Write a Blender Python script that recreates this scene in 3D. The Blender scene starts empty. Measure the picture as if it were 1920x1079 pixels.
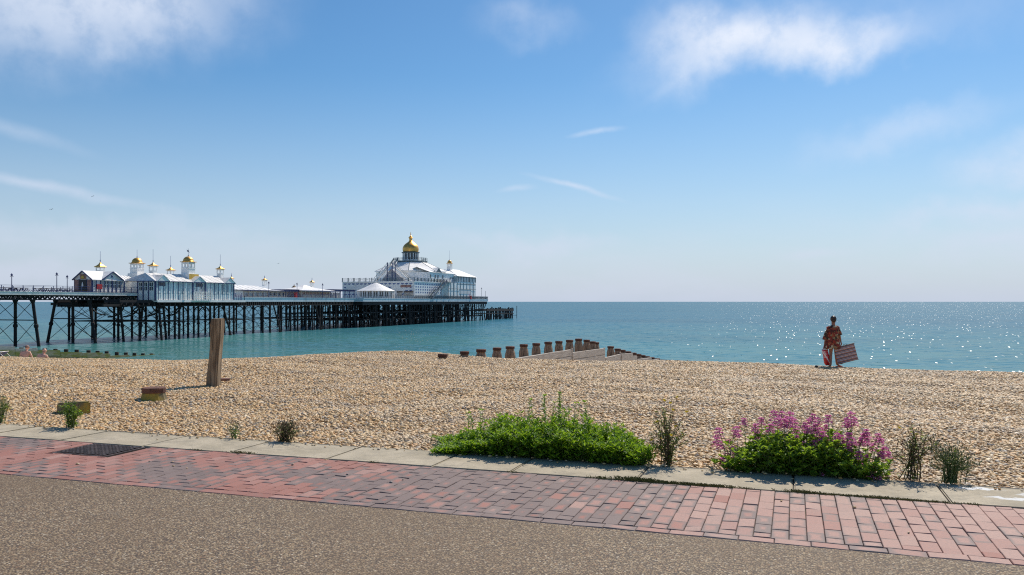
import bpy, bmesh, math, random
import numpy as np
from mathutils import Vector, Matrix, Euler
random.seed(7)
R = math.radians
sc = bpy.context.scene
col = sc.collection

# ------------------------------------------------------------------ camera
F = 1550.0; CX = 960.0; HY = 566.0; EYE = 1.42; TH = R(18.8)
CT, ST = math.cos(TH), math.sin(TH)
cam_d = bpy.data.cameras.new('camera'); cam = bpy.data.objects.new('camera', cam_d); col.objects.link(cam)
cam_d.sensor_width = 36; cam_d.lens = 36 * F / 1920
cam_d.shift_y = (HY - 539.5) / 1920
cam_d.clip_start = .1; cam_d.clip_end = 80000
cam.location = (0, 0, EYE); cam.rotation_euler = (R(90), 0, TH)
sc.camera = cam

# ------------------------------------------------------------------ light
SUN_EL, SUN_AZ = R(47), R(11)          # azimuth from +Y towards +X
sd = bpy.data.lights.new('sun', 'SUN'); sun = bpy.data.objects.new('sun', sd); col.objects.link(sun)
sd.energy = 4.2; sd.angle = R(.53); sd.color = (1, .91, .79)
sdir = Vector((math.sin(SUN_AZ) * math.cos(SUN_EL), math.cos(SUN_AZ) * math.cos(SUN_EL), math.sin(SUN_EL)))
sun.rotation_euler = sdir.to_track_quat('Z', 'Y').to_euler(); sun.location = (0, 40, 60)
sc.view_settings.view_transform = 'Standard'; sc.view_settings.look = 'None'
sc.view_settings.exposure = 0.12; sc.view_settings.gamma = 1
sc.cycles.use_denoising = False; sc.cycles.filter_width = 1.15; sc.cycles.max_bounces = 6; sc.cycles.transparent_max_bounces = 8
sc.cycles.sample_clamp_indirect = 6; sc.cycles.caustics_reflective = False

class N:
    """small node graph builder"""
    def __init__(s, tree): s.t = tree; s.n = tree.nodes; s.l = tree.links
    def new(s, kind, **kw):
        n = s.n.new(kind)
        for k, v in kw.items():
            setattr(n, k, v)
        return n
    def put(s, sock, v):
        if isinstance(v, bpy.types.NodeSocket): s.l.new(v, sock)
        elif v is not None: sock.default_value = v
    def math(s, op, a, b=None, c=None, clamp=False):
        n = s.new('ShaderNodeMath', operation=op, use_clamp=clamp)
        s.put(n.inputs[0], a); s.put(n.inputs[1], b); s.put(n.inputs[2], c)
        return n.outputs[0]
    def vmath(s, op, a, b=None):
        n = s.new('ShaderNodeVectorMath', operation=op)
        s.put(n.inputs[0], a); s.put(n.inputs[1], b)
        return n.outputs[0]
    def mix(s, f, a, b, blend='MIX'):
        n = s.new('ShaderNodeMix', data_type='RGBA', blend_type=blend)
        s.put(n.inputs[0], f)
        for i, v in ((6, a), (7, b)):
            if isinstance(v, tuple) and len(v) == 3: v = v + (1,)
            s.put(n.inputs[i], v)
        return n.outputs[2]
    def ramp(s, f, stops, interp='LINEAR'):
        n = s.new('ShaderNodeValToRGB'); n.color_ramp.interpolation = interp
        e = n.color_ramp.elements
        while len(e) < len(stops): e.new(.5)
        for el, (p, c) in zip(e, stops):
            el.position = p; el.color = (c, c, c, 1) if not isinstance(c, tuple) else c + (1,) * (4 - len(c))
        s.put(n.inputs[0], f); return n.outputs[0]
    def range(s, v, a, b, c=0., d=1., smooth=True):
        n = s.new('ShaderNodeMapRange', interpolation_type='SMOOTHSTEP' if smooth else 'LINEAR')
        for i, x in enumerate((v, a, b, c, d)): s.put(n.inputs[i], x)
        return n.outputs[0]
    def noise(s, vec, scale, detail=3, rough=.55, dist=0.):
        n = s.new('ShaderNodeTexNoise'); s.put(n.inputs['Vector'], vec)
        n.inputs['Scale'].default_value = scale; n.inputs['Detail'].default_value = detail
        n.inputs['Roughness'].default_value = rough; n.inputs['Distortion'].default_value = dist
        return n.outputs[0]
    def noisec(s, vec, scale, detail=3):
        n = s.new('ShaderNodeTexNoise'); s.put(n.inputs['Vector'], vec)
        n.inputs['Scale'].default_value = scale; n.inputs['Detail'].default_value = detail
        return n.outputs[1]
    def voro(s, vec, scale, feature='F1', rnd=1.):
        n = s.new('ShaderNodeTexVoronoi', feature=feature); s.put(n.inputs['Vector'], vec)
        n.inputs['Scale'].default_value = scale; n.inputs['Randomness'].default_value = rnd
        return n
    def mapping(s, vec, scale=(1, 1, 1), rot=(0, 0, 0), loc=(0, 0, 0)):
        n = s.new('ShaderNodeMapping'); s.put(n.inputs['Vector'], vec)
        n.inputs['Scale'].default_value = scale; n.inputs['Rotation'].default_value = rot; n.inputs['Location'].default_value = loc
        return n.outputs[0]
    def pos(s): return s.new('ShaderNodeNewGeometry').outputs['Position']
    def obj(s): return s.new('ShaderNodeTexCoord').outputs['Object']
    def bump(s, h, strength, dist=.02):
        n = s.new('ShaderNodeBump'); n.inputs['Strength'].default_value = strength; n.inputs['Distance'].default_value = dist
        s.put(n.inputs['Height'], h); return n.outputs[0]

# ------------------------------------------------------------------ sky
w = bpy.data.worlds.new('World'); sc.world = w; w.use_nodes = True
w.node_tree.nodes.clear(); g = N(w.node_tree)
sky = g.new('ShaderNodeTexSky', sky_type='NISHITA', sun_disc=False)
sky.sun_elevation = SUN_EL; sky.sun_rotation = SUN_AZ; sky.altitude = 5
sky.air_density = 1.0; sky.dust_density = .35; sky.ozone_density = 4.5
tc = g.new('ShaderNodeTexCoord').outputs['Generated']
sep = g.new('ShaderNodeSeparateXYZ'); g.put(sep.inputs[0], tc)
az = g.math('ARCTAN2', sep.outputs[0], sep.outputs[1])          # towards +X
el = g.math('ARCSINE', sep.outputs[2])
P = g.new('ShaderNodeCombineXYZ'); g.put(P.inputs[0], az); g.put(P.inputs[1], el); P = P.outputs[0]
wc = g.vmath('SUBTRACT', g.noisec(P, 9, 6), (.5, .5, .5))
wf = g.vmath('SUBTRACT', g.noisec(P, 34, 5), (.5, .5, .5))
def sc_v(v, k):
    n = g.new('ShaderNodeVectorMath', operation='SCALE'); g.put(n.inputs[0], v); n.inputs['Scale'].default_value = k; return n.outputs[0]
P2 = g.vmath('ADD', g.vmath('ADD', P, sc_v(wc, .085)), sc_v(wf, .03))
P3 = g.vmath('ADD', P, sc_v(wc, .025))
fine = g.noise(P, 26, 6, .62)
big = g.noise(g.mapping(P, (1, 3.2, 1)), 5, 4, .6)
def cloud(px, py, rx, ry, rot, amt, hard=False, soft=(1.55, -.1)):
    tx, ty = (px - CX) / F, (HY - py) / F
    a = math.atan(tx); e = math.atan(ty * math.cos(a)); a -= TH
    src = P3 if hard else P2
    m = g.mapping(g.vmath('SUBTRACT', src, (a, e, 0)), rot=(0, 0, -R(rot)))
    m = g.mapping(m, (F / rx, F / ry, 0))
    ln = g.new('ShaderNodeVectorMath', operation='LENGTH'); g.put(ln.inputs[0], m)
    k = g.range(ln.outputs['Value'], soft[0], soft[1])
    return g.math('MULTIPLY', k, g.math('MULTIPLY', g.range(fine, .28, .60, .6, 1.), amt))
cl = None
for c in ((110, -45, 300, 130, 8, .72), (240, 5, 160, 75, 12, .4), (1395, 60, 160, 66, -6, .95), (1550, 86, 140, 40, 6, .85), (1310, 105, 150, 55, 12, .3), (1680, 20, 300, 50, 0, .15), (985, 38, 90, 34, 8, .24),
          (1080, 354, 78, 5.5, -15, .5, True), (1120, 248, 42, 6, 8, .42, True), (970, 354, 30, 6, 3, .3, True),
          (75, 352, 170, 9, -9, .42, True), (30, 246, 100, 12, -16, .22, True), (150, 432, 280, 22, -2, .26), (40, 505, 130, 26, -3, .3),
          (1850, 398, 160, 22, 6, .42), (1910, 300, 110, 40, 12, .5), (1690, 240, 150, 34, 12, .32), (1000, 448, 170, 20, -3, .36),
          (1530, 474, 60, 9, 5, .3, True), (1890, 446, 120, 28, 8, .42), (1270, 150, 60, 10, 30, .15, True), (620, 470, 300, 26, 0, .12)):
    k = cloud(*c)
    cl = k if cl is None else g.math('ADD', cl, g.math('MULTIPLY', k, g.math('SUBTRACT', 1., cl, clamp=True)))
hz = g.math('MULTIPLY', g.range(el, .16, .0), g.range(big, .35, .75, 0., .3))
cl = g.math('ADD', cl, hz, clamp=True)
hs = g.new('ShaderNodeHueSaturation'); hs.inputs['Hue'].default_value = .5; hs.inputs['Saturation'].default_value = 1.18; g.put(hs.inputs['Color'], sky.outputs[0])
skc = g.mix(1., hs.outputs[0], (1.02, 1.14, 1.12), 'MULTIPLY')
skc = g.mix(g.math('POWER', g.range(el, .27, -.01, 0, 1, False), 1.45), skc, (5.9, 6.7, 8.2))
cc = g.mix(g.range(el, .0, .25), (7.2, 7.6, 9.4), (9.2, 9.8, 11.0))
mx = g.mix(cl, skc, cc)
bg = g.new('ShaderNodeBackground'); g.put(bg.inputs[0], mx); bg.inputs[1].default_value = .085
wo = g.new('ShaderNodeOutputWorld'); g.put(wo.inputs[0], bg.outputs[0])

# ------------------------------------------------------------------ geometry helpers (X along the shore, Y out to sea)
def at(px, Z, py=None):
    tx = (px - CX) / F
    p = Vector(((tx * CT - ST) * Z, (tx * ST + CT) * Z, 0))
    if py is not None: p.z = EYE + (HY - py) / F * Z
    return p
def Zx(px, x):  tx = (px - CX) / F; return x / (tx * CT - ST)
def Zy(px, y):  tx = (px - CX) / F; return y / (tx * ST + CT)
def on_x(px, x, py=None): return at(px, Zx(px, x), py)
def on_y(px, y, py=None): return at(px, Zy(px, y), py)
def Zof(x, y): return -ST * x + CT * y
def hgt(py, x, y): return EYE + (HY - py) / F * Zof(x, y)

def tag(o, label=None, cat=None, group=None, kind=None):
    if label: o['label'] = label
    if cat: o['category'] = cat
    if group: o['group'] = group
    if kind: o['kind'] = kind
    return o
OFF = {}
def empty(name, loc, label=None, cat=None, group=None):
    o = bpy.data.objects.new(name, None); col.objects.link(o); o.location = loc; o.empty_display_size = .2
    OFF[o.name] = Vector(loc); return tag(o, label, cat, group)
class MB:
    def __init__(s): s.v = []; s.f = []
    def add(s, vs, fs):
        b = len(s.v); s.v += [tuple(v) for v in vs]; s.f += [tuple(b + i for i in f) for f in fs]
    def box(s, x0, x1, y0, y1, z0, z1):
        if x0 > x1: x0, x1 = x1, x0
        if y0 > y1: y0, y1 = y1, y0
        s.add([(x0, y0, z0), (x1, y0, z0), (x1, y1, z0), (x0, y1, z0), (x0, y0, z1), (x1, y0, z1), (x1, y1, z1), (x0, y1, z1)],
              [(0, 3, 2, 1), (4, 5, 6, 7), (0, 1, 5, 4), (1, 2, 6, 5), (2, 3, 7, 6), (3, 0, 4, 7)])
    def bar(s, p, q, w, h=None):
        p, q = Vector(p), Vector(q); d = (q - p)
        if d.length < 1e-6: return
        d.normalize(); up = Vector((0, 0, 1)) if abs(d.z) < .95 else Vector((0, 1, 0))
        a = d.cross(up).normalized(); b = a.cross(d); h = h or w
        o = [a * w / 2 * i + b * h / 2 * j for i, j in ((-1, -1), (1, -1), (1, 1), (-1, 1))]
        s.add([p + k for k in o] + [q + k for k in o], [(3, 2, 1, 0), (4, 5, 6, 7), (0, 1, 5, 4), (1, 2, 6, 5), (2, 3, 7, 6), (3, 0, 4, 7)])
    def tube(s, pts, rads, n=8, cap=True):
        pts = [Vector(p) for p in pts]
        if not isinstance(rads, (list, tuple)): rads = [rads] * len(pts)
        b = len(s.v)
        for i, p in enumerate(pts):
            d = (pts[min(i + 1, len(pts) - 1)] - pts[max(i - 1, 0)]).normalized()
            up = Vector((0, 0, 1)) if abs(d.z) < .9 else Vector((0, 1, 0))
            a = d.cross(up).normalized(); c = a.cross(d)
            for k in range(n):
                t = 2 * math.pi * k / n; s.v.append(tuple(p + (a * math.cos(t) + c * math.sin(t)) * rads[i]))
        for i in range(len(pts) - 1):
            for k in range(n):
                k2 = (k + 1) % n; s.f.append((b + i * n + k, b + i * n + k2, b + (i + 1) * n + k2, b + (i + 1) * n + k))
        if cap:
            s.f.append(tuple(b + k for k in range(n))[::-1]); e = b + (len(pts) - 1) * n; s.f.append(tuple(e + k for k in range(n)))
    def lathe(s, c, prof, n=16, sx=1, sy=1, ph=0):
        b = len(s.v)
        for r, z in prof:
            for k in range(n):
                t = 2 * math.pi * (k + ph) / n; s.v.append((c[0] + r * math.cos(t) * sx, c[1] + r * math.sin(t) * sy, c[2] + z))
        for i in range(len(prof) - 1):
            for k in range(n):
                k2 = (k + 1) % n; s.f.append((b + i * n + k, b + i * n + k2, b + (i + 1) * n + k2, b + (i + 1) * n + k))
        s.f.append(tuple(b + k for k in range(n))[::-1]); e = b + (len(prof) - 1) * n; s.f.append(tuple(e + k for k in range(n)))
    def prism(s, poly, lo, hi, ax):
        """polygon of (a, b) pairs extruded along axis ax: ax='x' -> (y,z), ax='y' -> (x,z), ax='z' -> (x,y)"""
        n = len(poly); f = {'x': lambda a, b, t: (t, a, b), 'y': lambda a, b, t: (a, t, b), 'z': lambda a, b, t: (a, b, t)}[ax]
        s.add([f(a, b, lo) for a, b in poly] + [f(a, b, hi) for a, b in poly],
              [tuple(range(n))[::-1], tuple(range(n, 2 * n))] + [(i, (i + 1) % n, n + (i + 1) % n, n + i) for i in range(n)])
    def build(s, name, m, parent=None, smooth=False, bevel=0, fix=True):
        me = bpy.data.meshes.new(name)
        off = OFF[parent.name] if parent is not None else Vector((0, 0, 0))
        me.from_pydata([tuple(Vector(v) - off) for v in s.v] if parent is not None else s.v, [], s.f)
        if fix:
            bm = bmesh.new(); bm.from_mesh(me); bmesh.ops.recalc_face_normals(bm, faces=bm.faces)
            if bevel:
                bmesh.ops.remove_doubles(bm, verts=bm.verts, dist=1e-5)
                bmesh.ops.bevel(bm, geom=[e for e in bm.edges if len(e.link_faces) == 2 and e.calc_face_angle(0) > .6], offset=bevel, segments=2, affect='EDGES')
            bm.to_mesh(me); bm.free()
        if smooth: me.polygons.foreach_set('use_smooth', [True] * len(me.polygons))
        me.materials.append(m); me.update()
        o = bpy.data.objects.new(name, me); col.objects.link(o)
        if parent is not None:
            o.parent = parent; OFF[o.name] = off
        return o

# ------------------------------------------------------------------ materials
def material(name):
    m = bpy.data.materials.new(name); m.use_nodes = True; m.node_tree.nodes.clear()
    g = N(m.node_tree); b = g.new('ShaderNodeBsdfPrincipled'); o = g.new('ShaderNodeOutputMaterial')
    g.l.new(b.outputs[0], o.inputs[0]); return m, g, b
def c4(c): return tuple(c) + (1,)
def paint(name, c, rough=.6, metal=0., var=.12, scale=1.5, dirt=None, bump=0., spec=.5):
    m, g, b = material(name); p = g.obj()
    n = g.noise(p, scale, 5, .6)
    a = tuple(max(0, x * (1 - var)) for x in c); d = tuple(min(1, x * (1 + var)) for x in c)
    cc = g.mix(g.range(n, .35, .65), a, d)
    if dirt: cc = g.mix(g.range(g.noise(g.mapping(p, (1, 1, .25)), scale * 2.3, 5, .65), .52, .72, 0, .7), cc, dirt)
    g.put(b.inputs['Base Color'], cc); b.inputs['Roughness'].default_value = rough; b.inputs['Metallic'].default_value = metal
    b.inputs['Specular IOR Level'].default_value = spec
    if bump: g.put(b.inputs['Normal'], g.bump(g.noise(p, scale * 12, 4), bump, .02))
    return m
M = {}
M['white'] = paint('white paint', (.95, .93, .89), .55, dirt=(.7, .66, .58), scale=.8, var=.06)
M['roof'] = paint('white roof sheet', (.86, .85, .83), .5, dirt=(.6, .57, .52), scale=.6, var=.08)
M['greyroof'] = paint('grey roof', (.72, .71, .69), .6, dirt=(.5, .47, .43), scale=.8)
M['palewall'] = paint('pale grey wall', (.93, .91, .87), .6, dirt=(.72, .70, .66), scale=.9, var=.08)
M['fascia'] = paint('pale green fascia', (.82, .82, .76), .6, dirt=(.55, .53, .45), scale=.7)
M['blue'] = paint('navy blue paint', (.03, .05, .16), .45)
M['midblue'] = paint('mid blue paint', (.08, .14, .34), .5)
M['gold'] = paint('gold leaf', (.90, .47, .12), .45, metal=.85, var=.15, scale=.7)
M['goldpaint'] = paint('ochre gold paint', (.62, .40, .06), .5)
M['iron'] = paint('dark corroded iron', (.018, .014, .014), .8, dirt=(.06, .028, .016), scale=.5, var=.3)
M['darkiron'] = paint('dark girder iron', (.022, .018, .018), .85, var=.3)
M['glass'] = paint('dark window glass', (.05, .065, .08), .12, scale=.4, var=.4)
M['paleglass'] = paint('pale sky lit glazing', (.50, .55, .56), .12, scale=.35, var=.35)
M['brick'] = paint('painted brick red', (.40, .22, .18), .8, var=.3, scale=2)
M['red'] = paint('red paint', (.55, .03, .03), .5)
M['brown'] = paint('brown timber', (.22, .13, .06), .7, var=.25)
M['deck'] = paint('deck boards', (.26, .23, .19), .8, var=.2, scale=2)
M['steel'] = paint('weathered rail steel', (.12, .16, .18), .55)
M['black'] = paint('black paint', (.012, .012, .014), .5)
M['bluefascia'] = paint('pale blue green fascia', (.66, .74, .76), .6, dirt=(.3, .33, .32), scale=.5)

# ------------------------------------------------------------------ ground
V_PATH, V_KERB, V_BEACH, V_CREST = 5.10, 6.51, 7.16, 28.3
SEA = EYE - 8.0
def interp(x, xs, ys): return float(np.interp(x, xs, ys))
_cp = [(-400, 666), (0, 672), (150, 676), (300, 678.5), (400, 676.5), (500, 673), (570, 668), (640, 664.5), (730, 661.5), (800, 664.5), (870, 671),
       (950, 676), (1100, 681), (1250, 679), (1400, 685), (1550, 691), (1700, 696.5), (1920, 703.5), (2300, 714)]
_cu, _ch = [], []
for px, py in _cp:
    p = on_y(px, V_CREST, py); _cu.append(p.x); _ch.append(p.z + .015)
def height_np(x, y):
    hc = np.interp(x, _cu, _ch)
    t = np.clip((y - V_BEACH) / (V_CREST - V_BEACH), 0, 1)
    up = -.03 + (hc + .03) * (.55 * t + .45 * t * t * (3 - 2 * t))
    d = np.maximum(y - V_CREST, 0)
    down = hc - .30 * (np.sqrt(d * d + 9) - 3) - .0 * d
    down = np.where(y > V_CREST, hc - .2 * (np.sqrt(d * d + 4) - 2), up)
    w = np.exp(-((y - V_CREST) / 5) ** 2)
    n = .035 * np.sin(x * .9 + 1.3 * np.sin(y * .35)) * np.sin(y * .8 + .7 * np.sin(x * .5)) + .02 * np.sin(x * 2.3 + y * 1.1) * np.sin(y * 2.1 - x * .6) + .009 * np.sin(x * 7.1 + 2 * np.sin(y * 3)) * np.sin(y * 6.3 + x)
    n = n + .022 * np.sin(y * 1.15 + .9 * np.sin(x * .21) + .25 * x) * np.sin(x * .17 + 1) + .008 * np.sin(y * 2.9 + 1.4 * np.sin(x * .5))
    k = np.clip((y - V_BEACH) / 2.0, 0, 1) * (1 - .6 * w)
    return down + n * k
def height(x, y): return float(height_np(np.array([x]), np.array([y]))[0])
def ground(px, py):
    """where the line of sight through this point of the view meets the beach"""
    z = 5.5; 
    while z < 60:
        p = at(px, z, py)
        h = height(p.x, p.y) if p.y > V_BEACH else 0
        if p.z <= h: return Vector((p.x, p.y, h))
        z += .02
    return p
def grid_mesh(xs, ys, fn):
    X, Y = np.meshgrid(xs, ys); Z = fn(X, Y)
    v = np.stack([X, Y, Z], -1).reshape(-1, 3); nx, ny = len(xs), len(ys)
    i = np.arange(nx * ny).reshape(ny, nx)
    f = np.stack([i[:-1, :-1], i[:-1, 1:], i[1:, 1:], i[1:, :-1]], -1).reshape(-1, 4)
    return v, f
def mesh_np(name, v, f):
    me = bpy.data.meshes.new(name); me.vertices.add(len(v)); me.vertices.foreach_set('co', v.astype('f').ravel())
    me.loops.add(f.size); me.loops.foreach_set('vertex_index', f.astype('i').ravel())
    me.polygons.add(len(f)); me.polygons.foreach_set('loop_start', np.arange(0, f.size, 4, dtype='i')); me.polygons.foreach_set('loop_total', np.full(len(f), 4, dtype='i'))
    me.update(); me.validate(); return me

PEB = [(0., (.36, .215, .09)), (.14, (.56, .37, .17)), (.32, (.72, .51, .25)), (.44, (.60, .31, .09)), (.54, (.78, .58, .31)), (.64, (.42, .35, .26)),
       (.73, (.88, .71, .46)), (.80, (.17, .145, .13)), (.86, (.38, .36, .35)), (.92, (.70, .41, .14)), (1., (.96, .86, .69))]
m, g, b = material('shingle'); p = g.pos()
pw = g.vmath('ADD', p, sc_v(g.vmath('SUBTRACT', g.noisec(p, 30, 2), (.5, .5, .5)), .02)) if False else p
v1 = g.voro(g.mapping(p, (1, 1.25, 1)), 28); v2 = g.voro(g.mapping(p, (1, 1.1, 1), (0, 0, .6)), 15)
big = g.range(g.noise(p, 6, 3), .52, .6)
sp = g.new('ShaderNodeSeparateColor'); g.put(sp.inputs[0], v1.outputs['Color'])
sp2 = g.new('ShaderNodeSeparateColor'); g.put(sp2.inputs[0], v2.outputs['Color'])
c = g.mix(big, g.ramp(sp.outputs[0], PEB), g.ramp(sp2.outputs[0], PEB))
patch = g.noise(p, .5, 5, .6)
c = g.mix(g.range(patch, .35, .7, 0, .35), c, (.42, .36, .30))
g.put(b.inputs['Base Color'], c); b.inputs['Roughness'].default_value = .75
hh = g.math('SUBTRACT', 1., g.mix(big, v1.outputs['Distance'], v2.outputs['Distance']))
g.put(b.inputs['Normal'], g.bump(hh, .9, .05)); M['shingle'] = m

xs = np.concatenate([np.arange(-95, -40, 1.), np.arange(-40, 20, .16), np.arange(20, 61, 1.)])
ys = np.concatenate([[V_BEACH - .02], np.arange(V_BEACH + .1, 34, .16), np.arange(34, 80, .7)])
v, f = grid_mesh(xs, ys, height_np)
me = mesh_np('beach', v, f); me.materials.append(m); me.polygons.foreach_set('use_smooth', [True] * len(me.polygons))
beach = bpy.data.objects.new('shingle_beach', me); col.objects.link(beach); tag(beach, kind='structure')

# loose pebbles lying on the beach, scattered with geometry nodes
def frustum(x, y, m):
    X = CT * x + ST * y; Z = -ST * x + CT * y
    return (np.abs(X) < Z * .63 + m)
xs = np.arange(-40, 16, .3); ys = np.arange(V_BEACH + .03, 31.5, .3)
v, f = grid_mesh(xs, ys, lambda x, y: height_np(x, y) + .004)
cx, cy = v[f].mean(1)[:, 0], v[f].mean(1)[:, 1]
keep = frustum(cx, cy, 1.2); f = f[keep]
me = mesh_np('pebbles', v, f)
Zv = -ST * v[:, 0] + CT * v[:, 1]
dens = np.interp(Zv, [6, 10, 15, 22, 40], [1700, 1500, 950, 620, 420]).astype('f')
size = np.interp(Zv, [6, 10, 15, 22, 40], [.95, .98, 1.18, 1.4, 1.7]).astype('f')
me.attributes.new('dens', 'FLOAT', 'POINT').data.foreach_set('value', dens)
me.attributes.new('siz', 'FLOAT', 'POINT').data.foreach_set('value', size)
m2, g, b = material('pebble'); oi = g.new('ShaderNodeObjectInfo'); c = g.ramp(oi.outputs['Random'], PEB)
p = g.obj(); c = g.mix(g.range(g.noise(p, 40, 3), .4, .7, 0, .35), c, (.5, .40, .28))
wp = g.pos(); c = g.mix(g.range(g.noise(g.mapping(wp, (.5, 1.3, 1)), .8, 5, .6), .5, .68, 0, .38), c, (.36, .31, .27)); c = g.mix(g.range(g.noise(wp, .33, 4, .6), .52, .7, 0, .35), c, (.80, .68, .50))
c = g.mix(1., c, (.90, .85, .76), 'MULTIPLY')
g.put(b.inputs['Base Color'], c); b.inputs['Roughness'].default_value = .6; M['pebble'] = m2
me.materials.append(m2)
peb = bpy.data.objects.new('shingle_pebbles', me); col.objects.link(peb); tag(peb, kind='stuff')
ng = bpy.data.node_groups.new('scatter', 'GeometryNodeTree')
ng.interface.new_socket('Geometry', in_out='INPUT', socket_type='NodeSocketGeometry'); ng.interface.new_socket('Geometry', in_out='OUTPUT', socket_type='NodeSocketGeometry')
nn, L = ng.nodes, ng.links
gi = nn.new('NodeGroupInput'); go = nn.new('NodeGroupOutput')
dp = nn.new('GeometryNodeDistributePointsOnFaces')
na = nn.new('GeometryNodeInputNamedAttribute'); na.data_type = 'FLOAT'; na.inputs['Name'].default_value = 'dens'
L.new(gi.outputs[0], dp.inputs['Mesh']); L.new(na.outputs['Attribute'], dp.inputs['Density'])
gs = nn.new('GeometryNodeGeometryToInstance')
for k in range(4):
    ico = nn.new('GeometryNodeMeshIcoSphere'); ico.inputs['Radius'].default_value = .0195; ico.inputs['Subdivisions'].default_value = 2
    sp_ = nn.new('GeometryNodeSetPosition'); no = nn.new('ShaderNodeTexNoise'); no.noise_dimensions = '4D'
    no.inputs['W'].default_value = k * 3.7; no.inputs['Scale'].default_value = 38; no.inputs['Detail'].default_value = 1
    vm = nn.new('ShaderNodeVectorMath'); vm.operation = 'SUBTRACT'; vm.inputs[1].default_value = (.5, .5, .5)
    vs = nn.new('ShaderNodeVectorMath'); vs.operation = 'SCALE'; vs.inputs['Scale'].default_value = .03
    L.new(no.outputs['Color'], vm.inputs[0]); L.new(vm.outputs[0], vs.inputs[0]); L.new(ico.outputs[0], sp_.inputs['Geometry']); L.new(vs.outputs[0], sp_.inputs['Offset'])
    tr = nn.new('GeometryNodeTransform'); tr.inputs['Scale'].default_value = [(1.25, .85, .5), (1, .8, .62), (1.4, .7, .55), (1.05, 1, .45)][k]
    L.new(sp_.outputs[0], tr.inputs['Geometry'])
    sm = nn.new('GeometryNodeSetShadeSmooth'); L.new(tr.outputs[0], sm.inputs[0])
    mt = nn.new('GeometryNodeSetMaterial'); mt.inputs['Material'].default_value = m2; L.new(sm.outputs[0], mt.inputs[0])
    L.new(mt.outputs[0], gs.inputs[0])
ip = nn.new('GeometryNodeInstanceOnPoints'); ip.inputs['Pick Instance'].default_value = True
L.new(dp.outputs['Points'], ip.inputs['Points']); L.new(gs.outputs[0], ip.inputs['Instance'])
rr = nn.new('FunctionNodeRandomValue'); rr.data_type = 'FLOAT_VECTOR'; rr.inputs[0].default_value = (-.55, -.55, 0); rr.inputs[1].default_value = (.55, .55, 6.28)
L.new(rr.outputs[0], ip.inputs['Rotation'])
rs = nn.new('FunctionNodeRandomValue'); rs.data_type = 'FLOAT'; rs.inputs[2].default_value = 0; rs.inputs[3].default_value = 1; rs.inputs['Seed'].default_value = 5
pw_ = nn.new('ShaderNodeMath'); pw_.operation = 'POWER'; pw_.inputs[1].default_value = 2.6; L.new(rs.outputs[1], pw_.inputs[0])
ma = nn.new('ShaderNodeMath'); ma.operation = 'MULTIPLY_ADD'; ma.inputs[1].default_value = 1.15; ma.inputs[2].default_value = .46; L.new(pw_.outputs[0], ma.inputs[0])
ns = nn.new('GeometryNodeInputNamedAttribute'); ns.data_type = 'FLOAT'; ns.inputs['Name'].default_value = 'siz'
mu = nn.new('ShaderNodeMath'); mu.operation = 'MULTIPLY'; L.new(ma.outputs[0], mu.inputs[0]); L.new(ns.outputs['Attribute'], mu.inputs[1]); L.new(mu.outputs[0], ip.inputs['Scale'])
ii = nn.new('FunctionNodeRandomValue'); ii.data_type = 'INT'; ii.inputs[4].default_value = 0; ii.inputs[5].default_value = 3
L.new(ii.outputs[2], ip.inputs['Instance Index']); L.new(ip.outputs[0], go.inputs[0])
md = peb.modifiers.new('scatter', 'NODES'); md.node_group = ng

# a few pebbles kicked onto the kerb and bricks
strays = MB(); random.seed(31)
for i in range(330):
    x = random.uniform(-14, 3.6); y = V_BEACH - abs(random.gauss(0, .07)) if i < 300 else V_BEACH - random.uniform(.05, 1.6); r_ = random.uniform(.006, .017)
    strays.lathe((x, y, .006 if y > V_KERB else .001), [(r_ * .5, 0), (r_, r_ * .35), (r_ * .85, r_ * .7), (r_ * .3, r_ * .95)], 7, sx=random.uniform(.7, 1.3), sy=random.uniform(.7, 1.2), ph=random.random())
mS, g, b = material('stray pebble'); p = g.pos(); vv = g.voro(p, 18); ss = g.new('ShaderNodeSeparateColor'); g.put(ss.inputs[0], vv.outputs['Color']); g.put(b.inputs['Base Color'], g.ramp(ss.outputs[0], PEB)); b.inputs['Roughness'].default_value = .6
tag(strays.build('stray_pebbles', mS, smooth=True), kind='stuff')

# path of exposed aggregate
m, g, b = material('aggregate'); p = g.pos()
v1 = g.voro(p, 82); v2 = g.voro(g.mapping(p, (1, 1, 1), (0, 0, .9)), 130)
s1 = g.new('ShaderNodeSeparateColor'); g.put(s1.inputs[0], v1.outputs['Color']); s2 = g.new('ShaderNodeSeparateColor'); g.put(s2.inputs[0], v2.outputs['Color'])
st = [(0., (.07, .042, .022)), (.28, (.15, .098, .055)), (.48, (.27, .19, .105)), (.62, (.50, .375, .21)), (.74, (.30, .15, .075)), (.82, (.66, .53, .34)), (.92, (.20, .14, .09)), (1., (.88, .78, .60))]
c = g.mix(.35, g.ramp(s1.outputs[0], st), g.ramp(s2.outputs[0], st))
c = g.mix(g.range(v1.outputs['Distance'], .42, .7), c, (.075, .052, .036)); c = g.mix(.12, c, (.06, .045, .03))
c = g.mix(g.range(g.noise(p, .7, 5, .6), .38, .68, 0, .45), c, (.16, .105, .058))
c = g.mix(g.range(g.noise(p, 3.1, 4, .7), .6, .75, 0, .4), c, (.21, .175, .13))
g.put(b.inputs['Base Color'], c); b.inputs['Roughness'].default_value = .8
g.put(b.inputs['Normal'], g.bump(g.math('ADD', v1.outputs['Distance'], g.noise(p, 4, 3)), .5, -.008))
mb = MB(); mb.add([(-60, -40, -.004), (60, -40, -.004), (60, V_PATH, -.004), (-60, V_PATH, -.004)], [(0, 1, 2, 3)])
tag(mb.build('path', m, fix=False), kind='structure')

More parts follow.
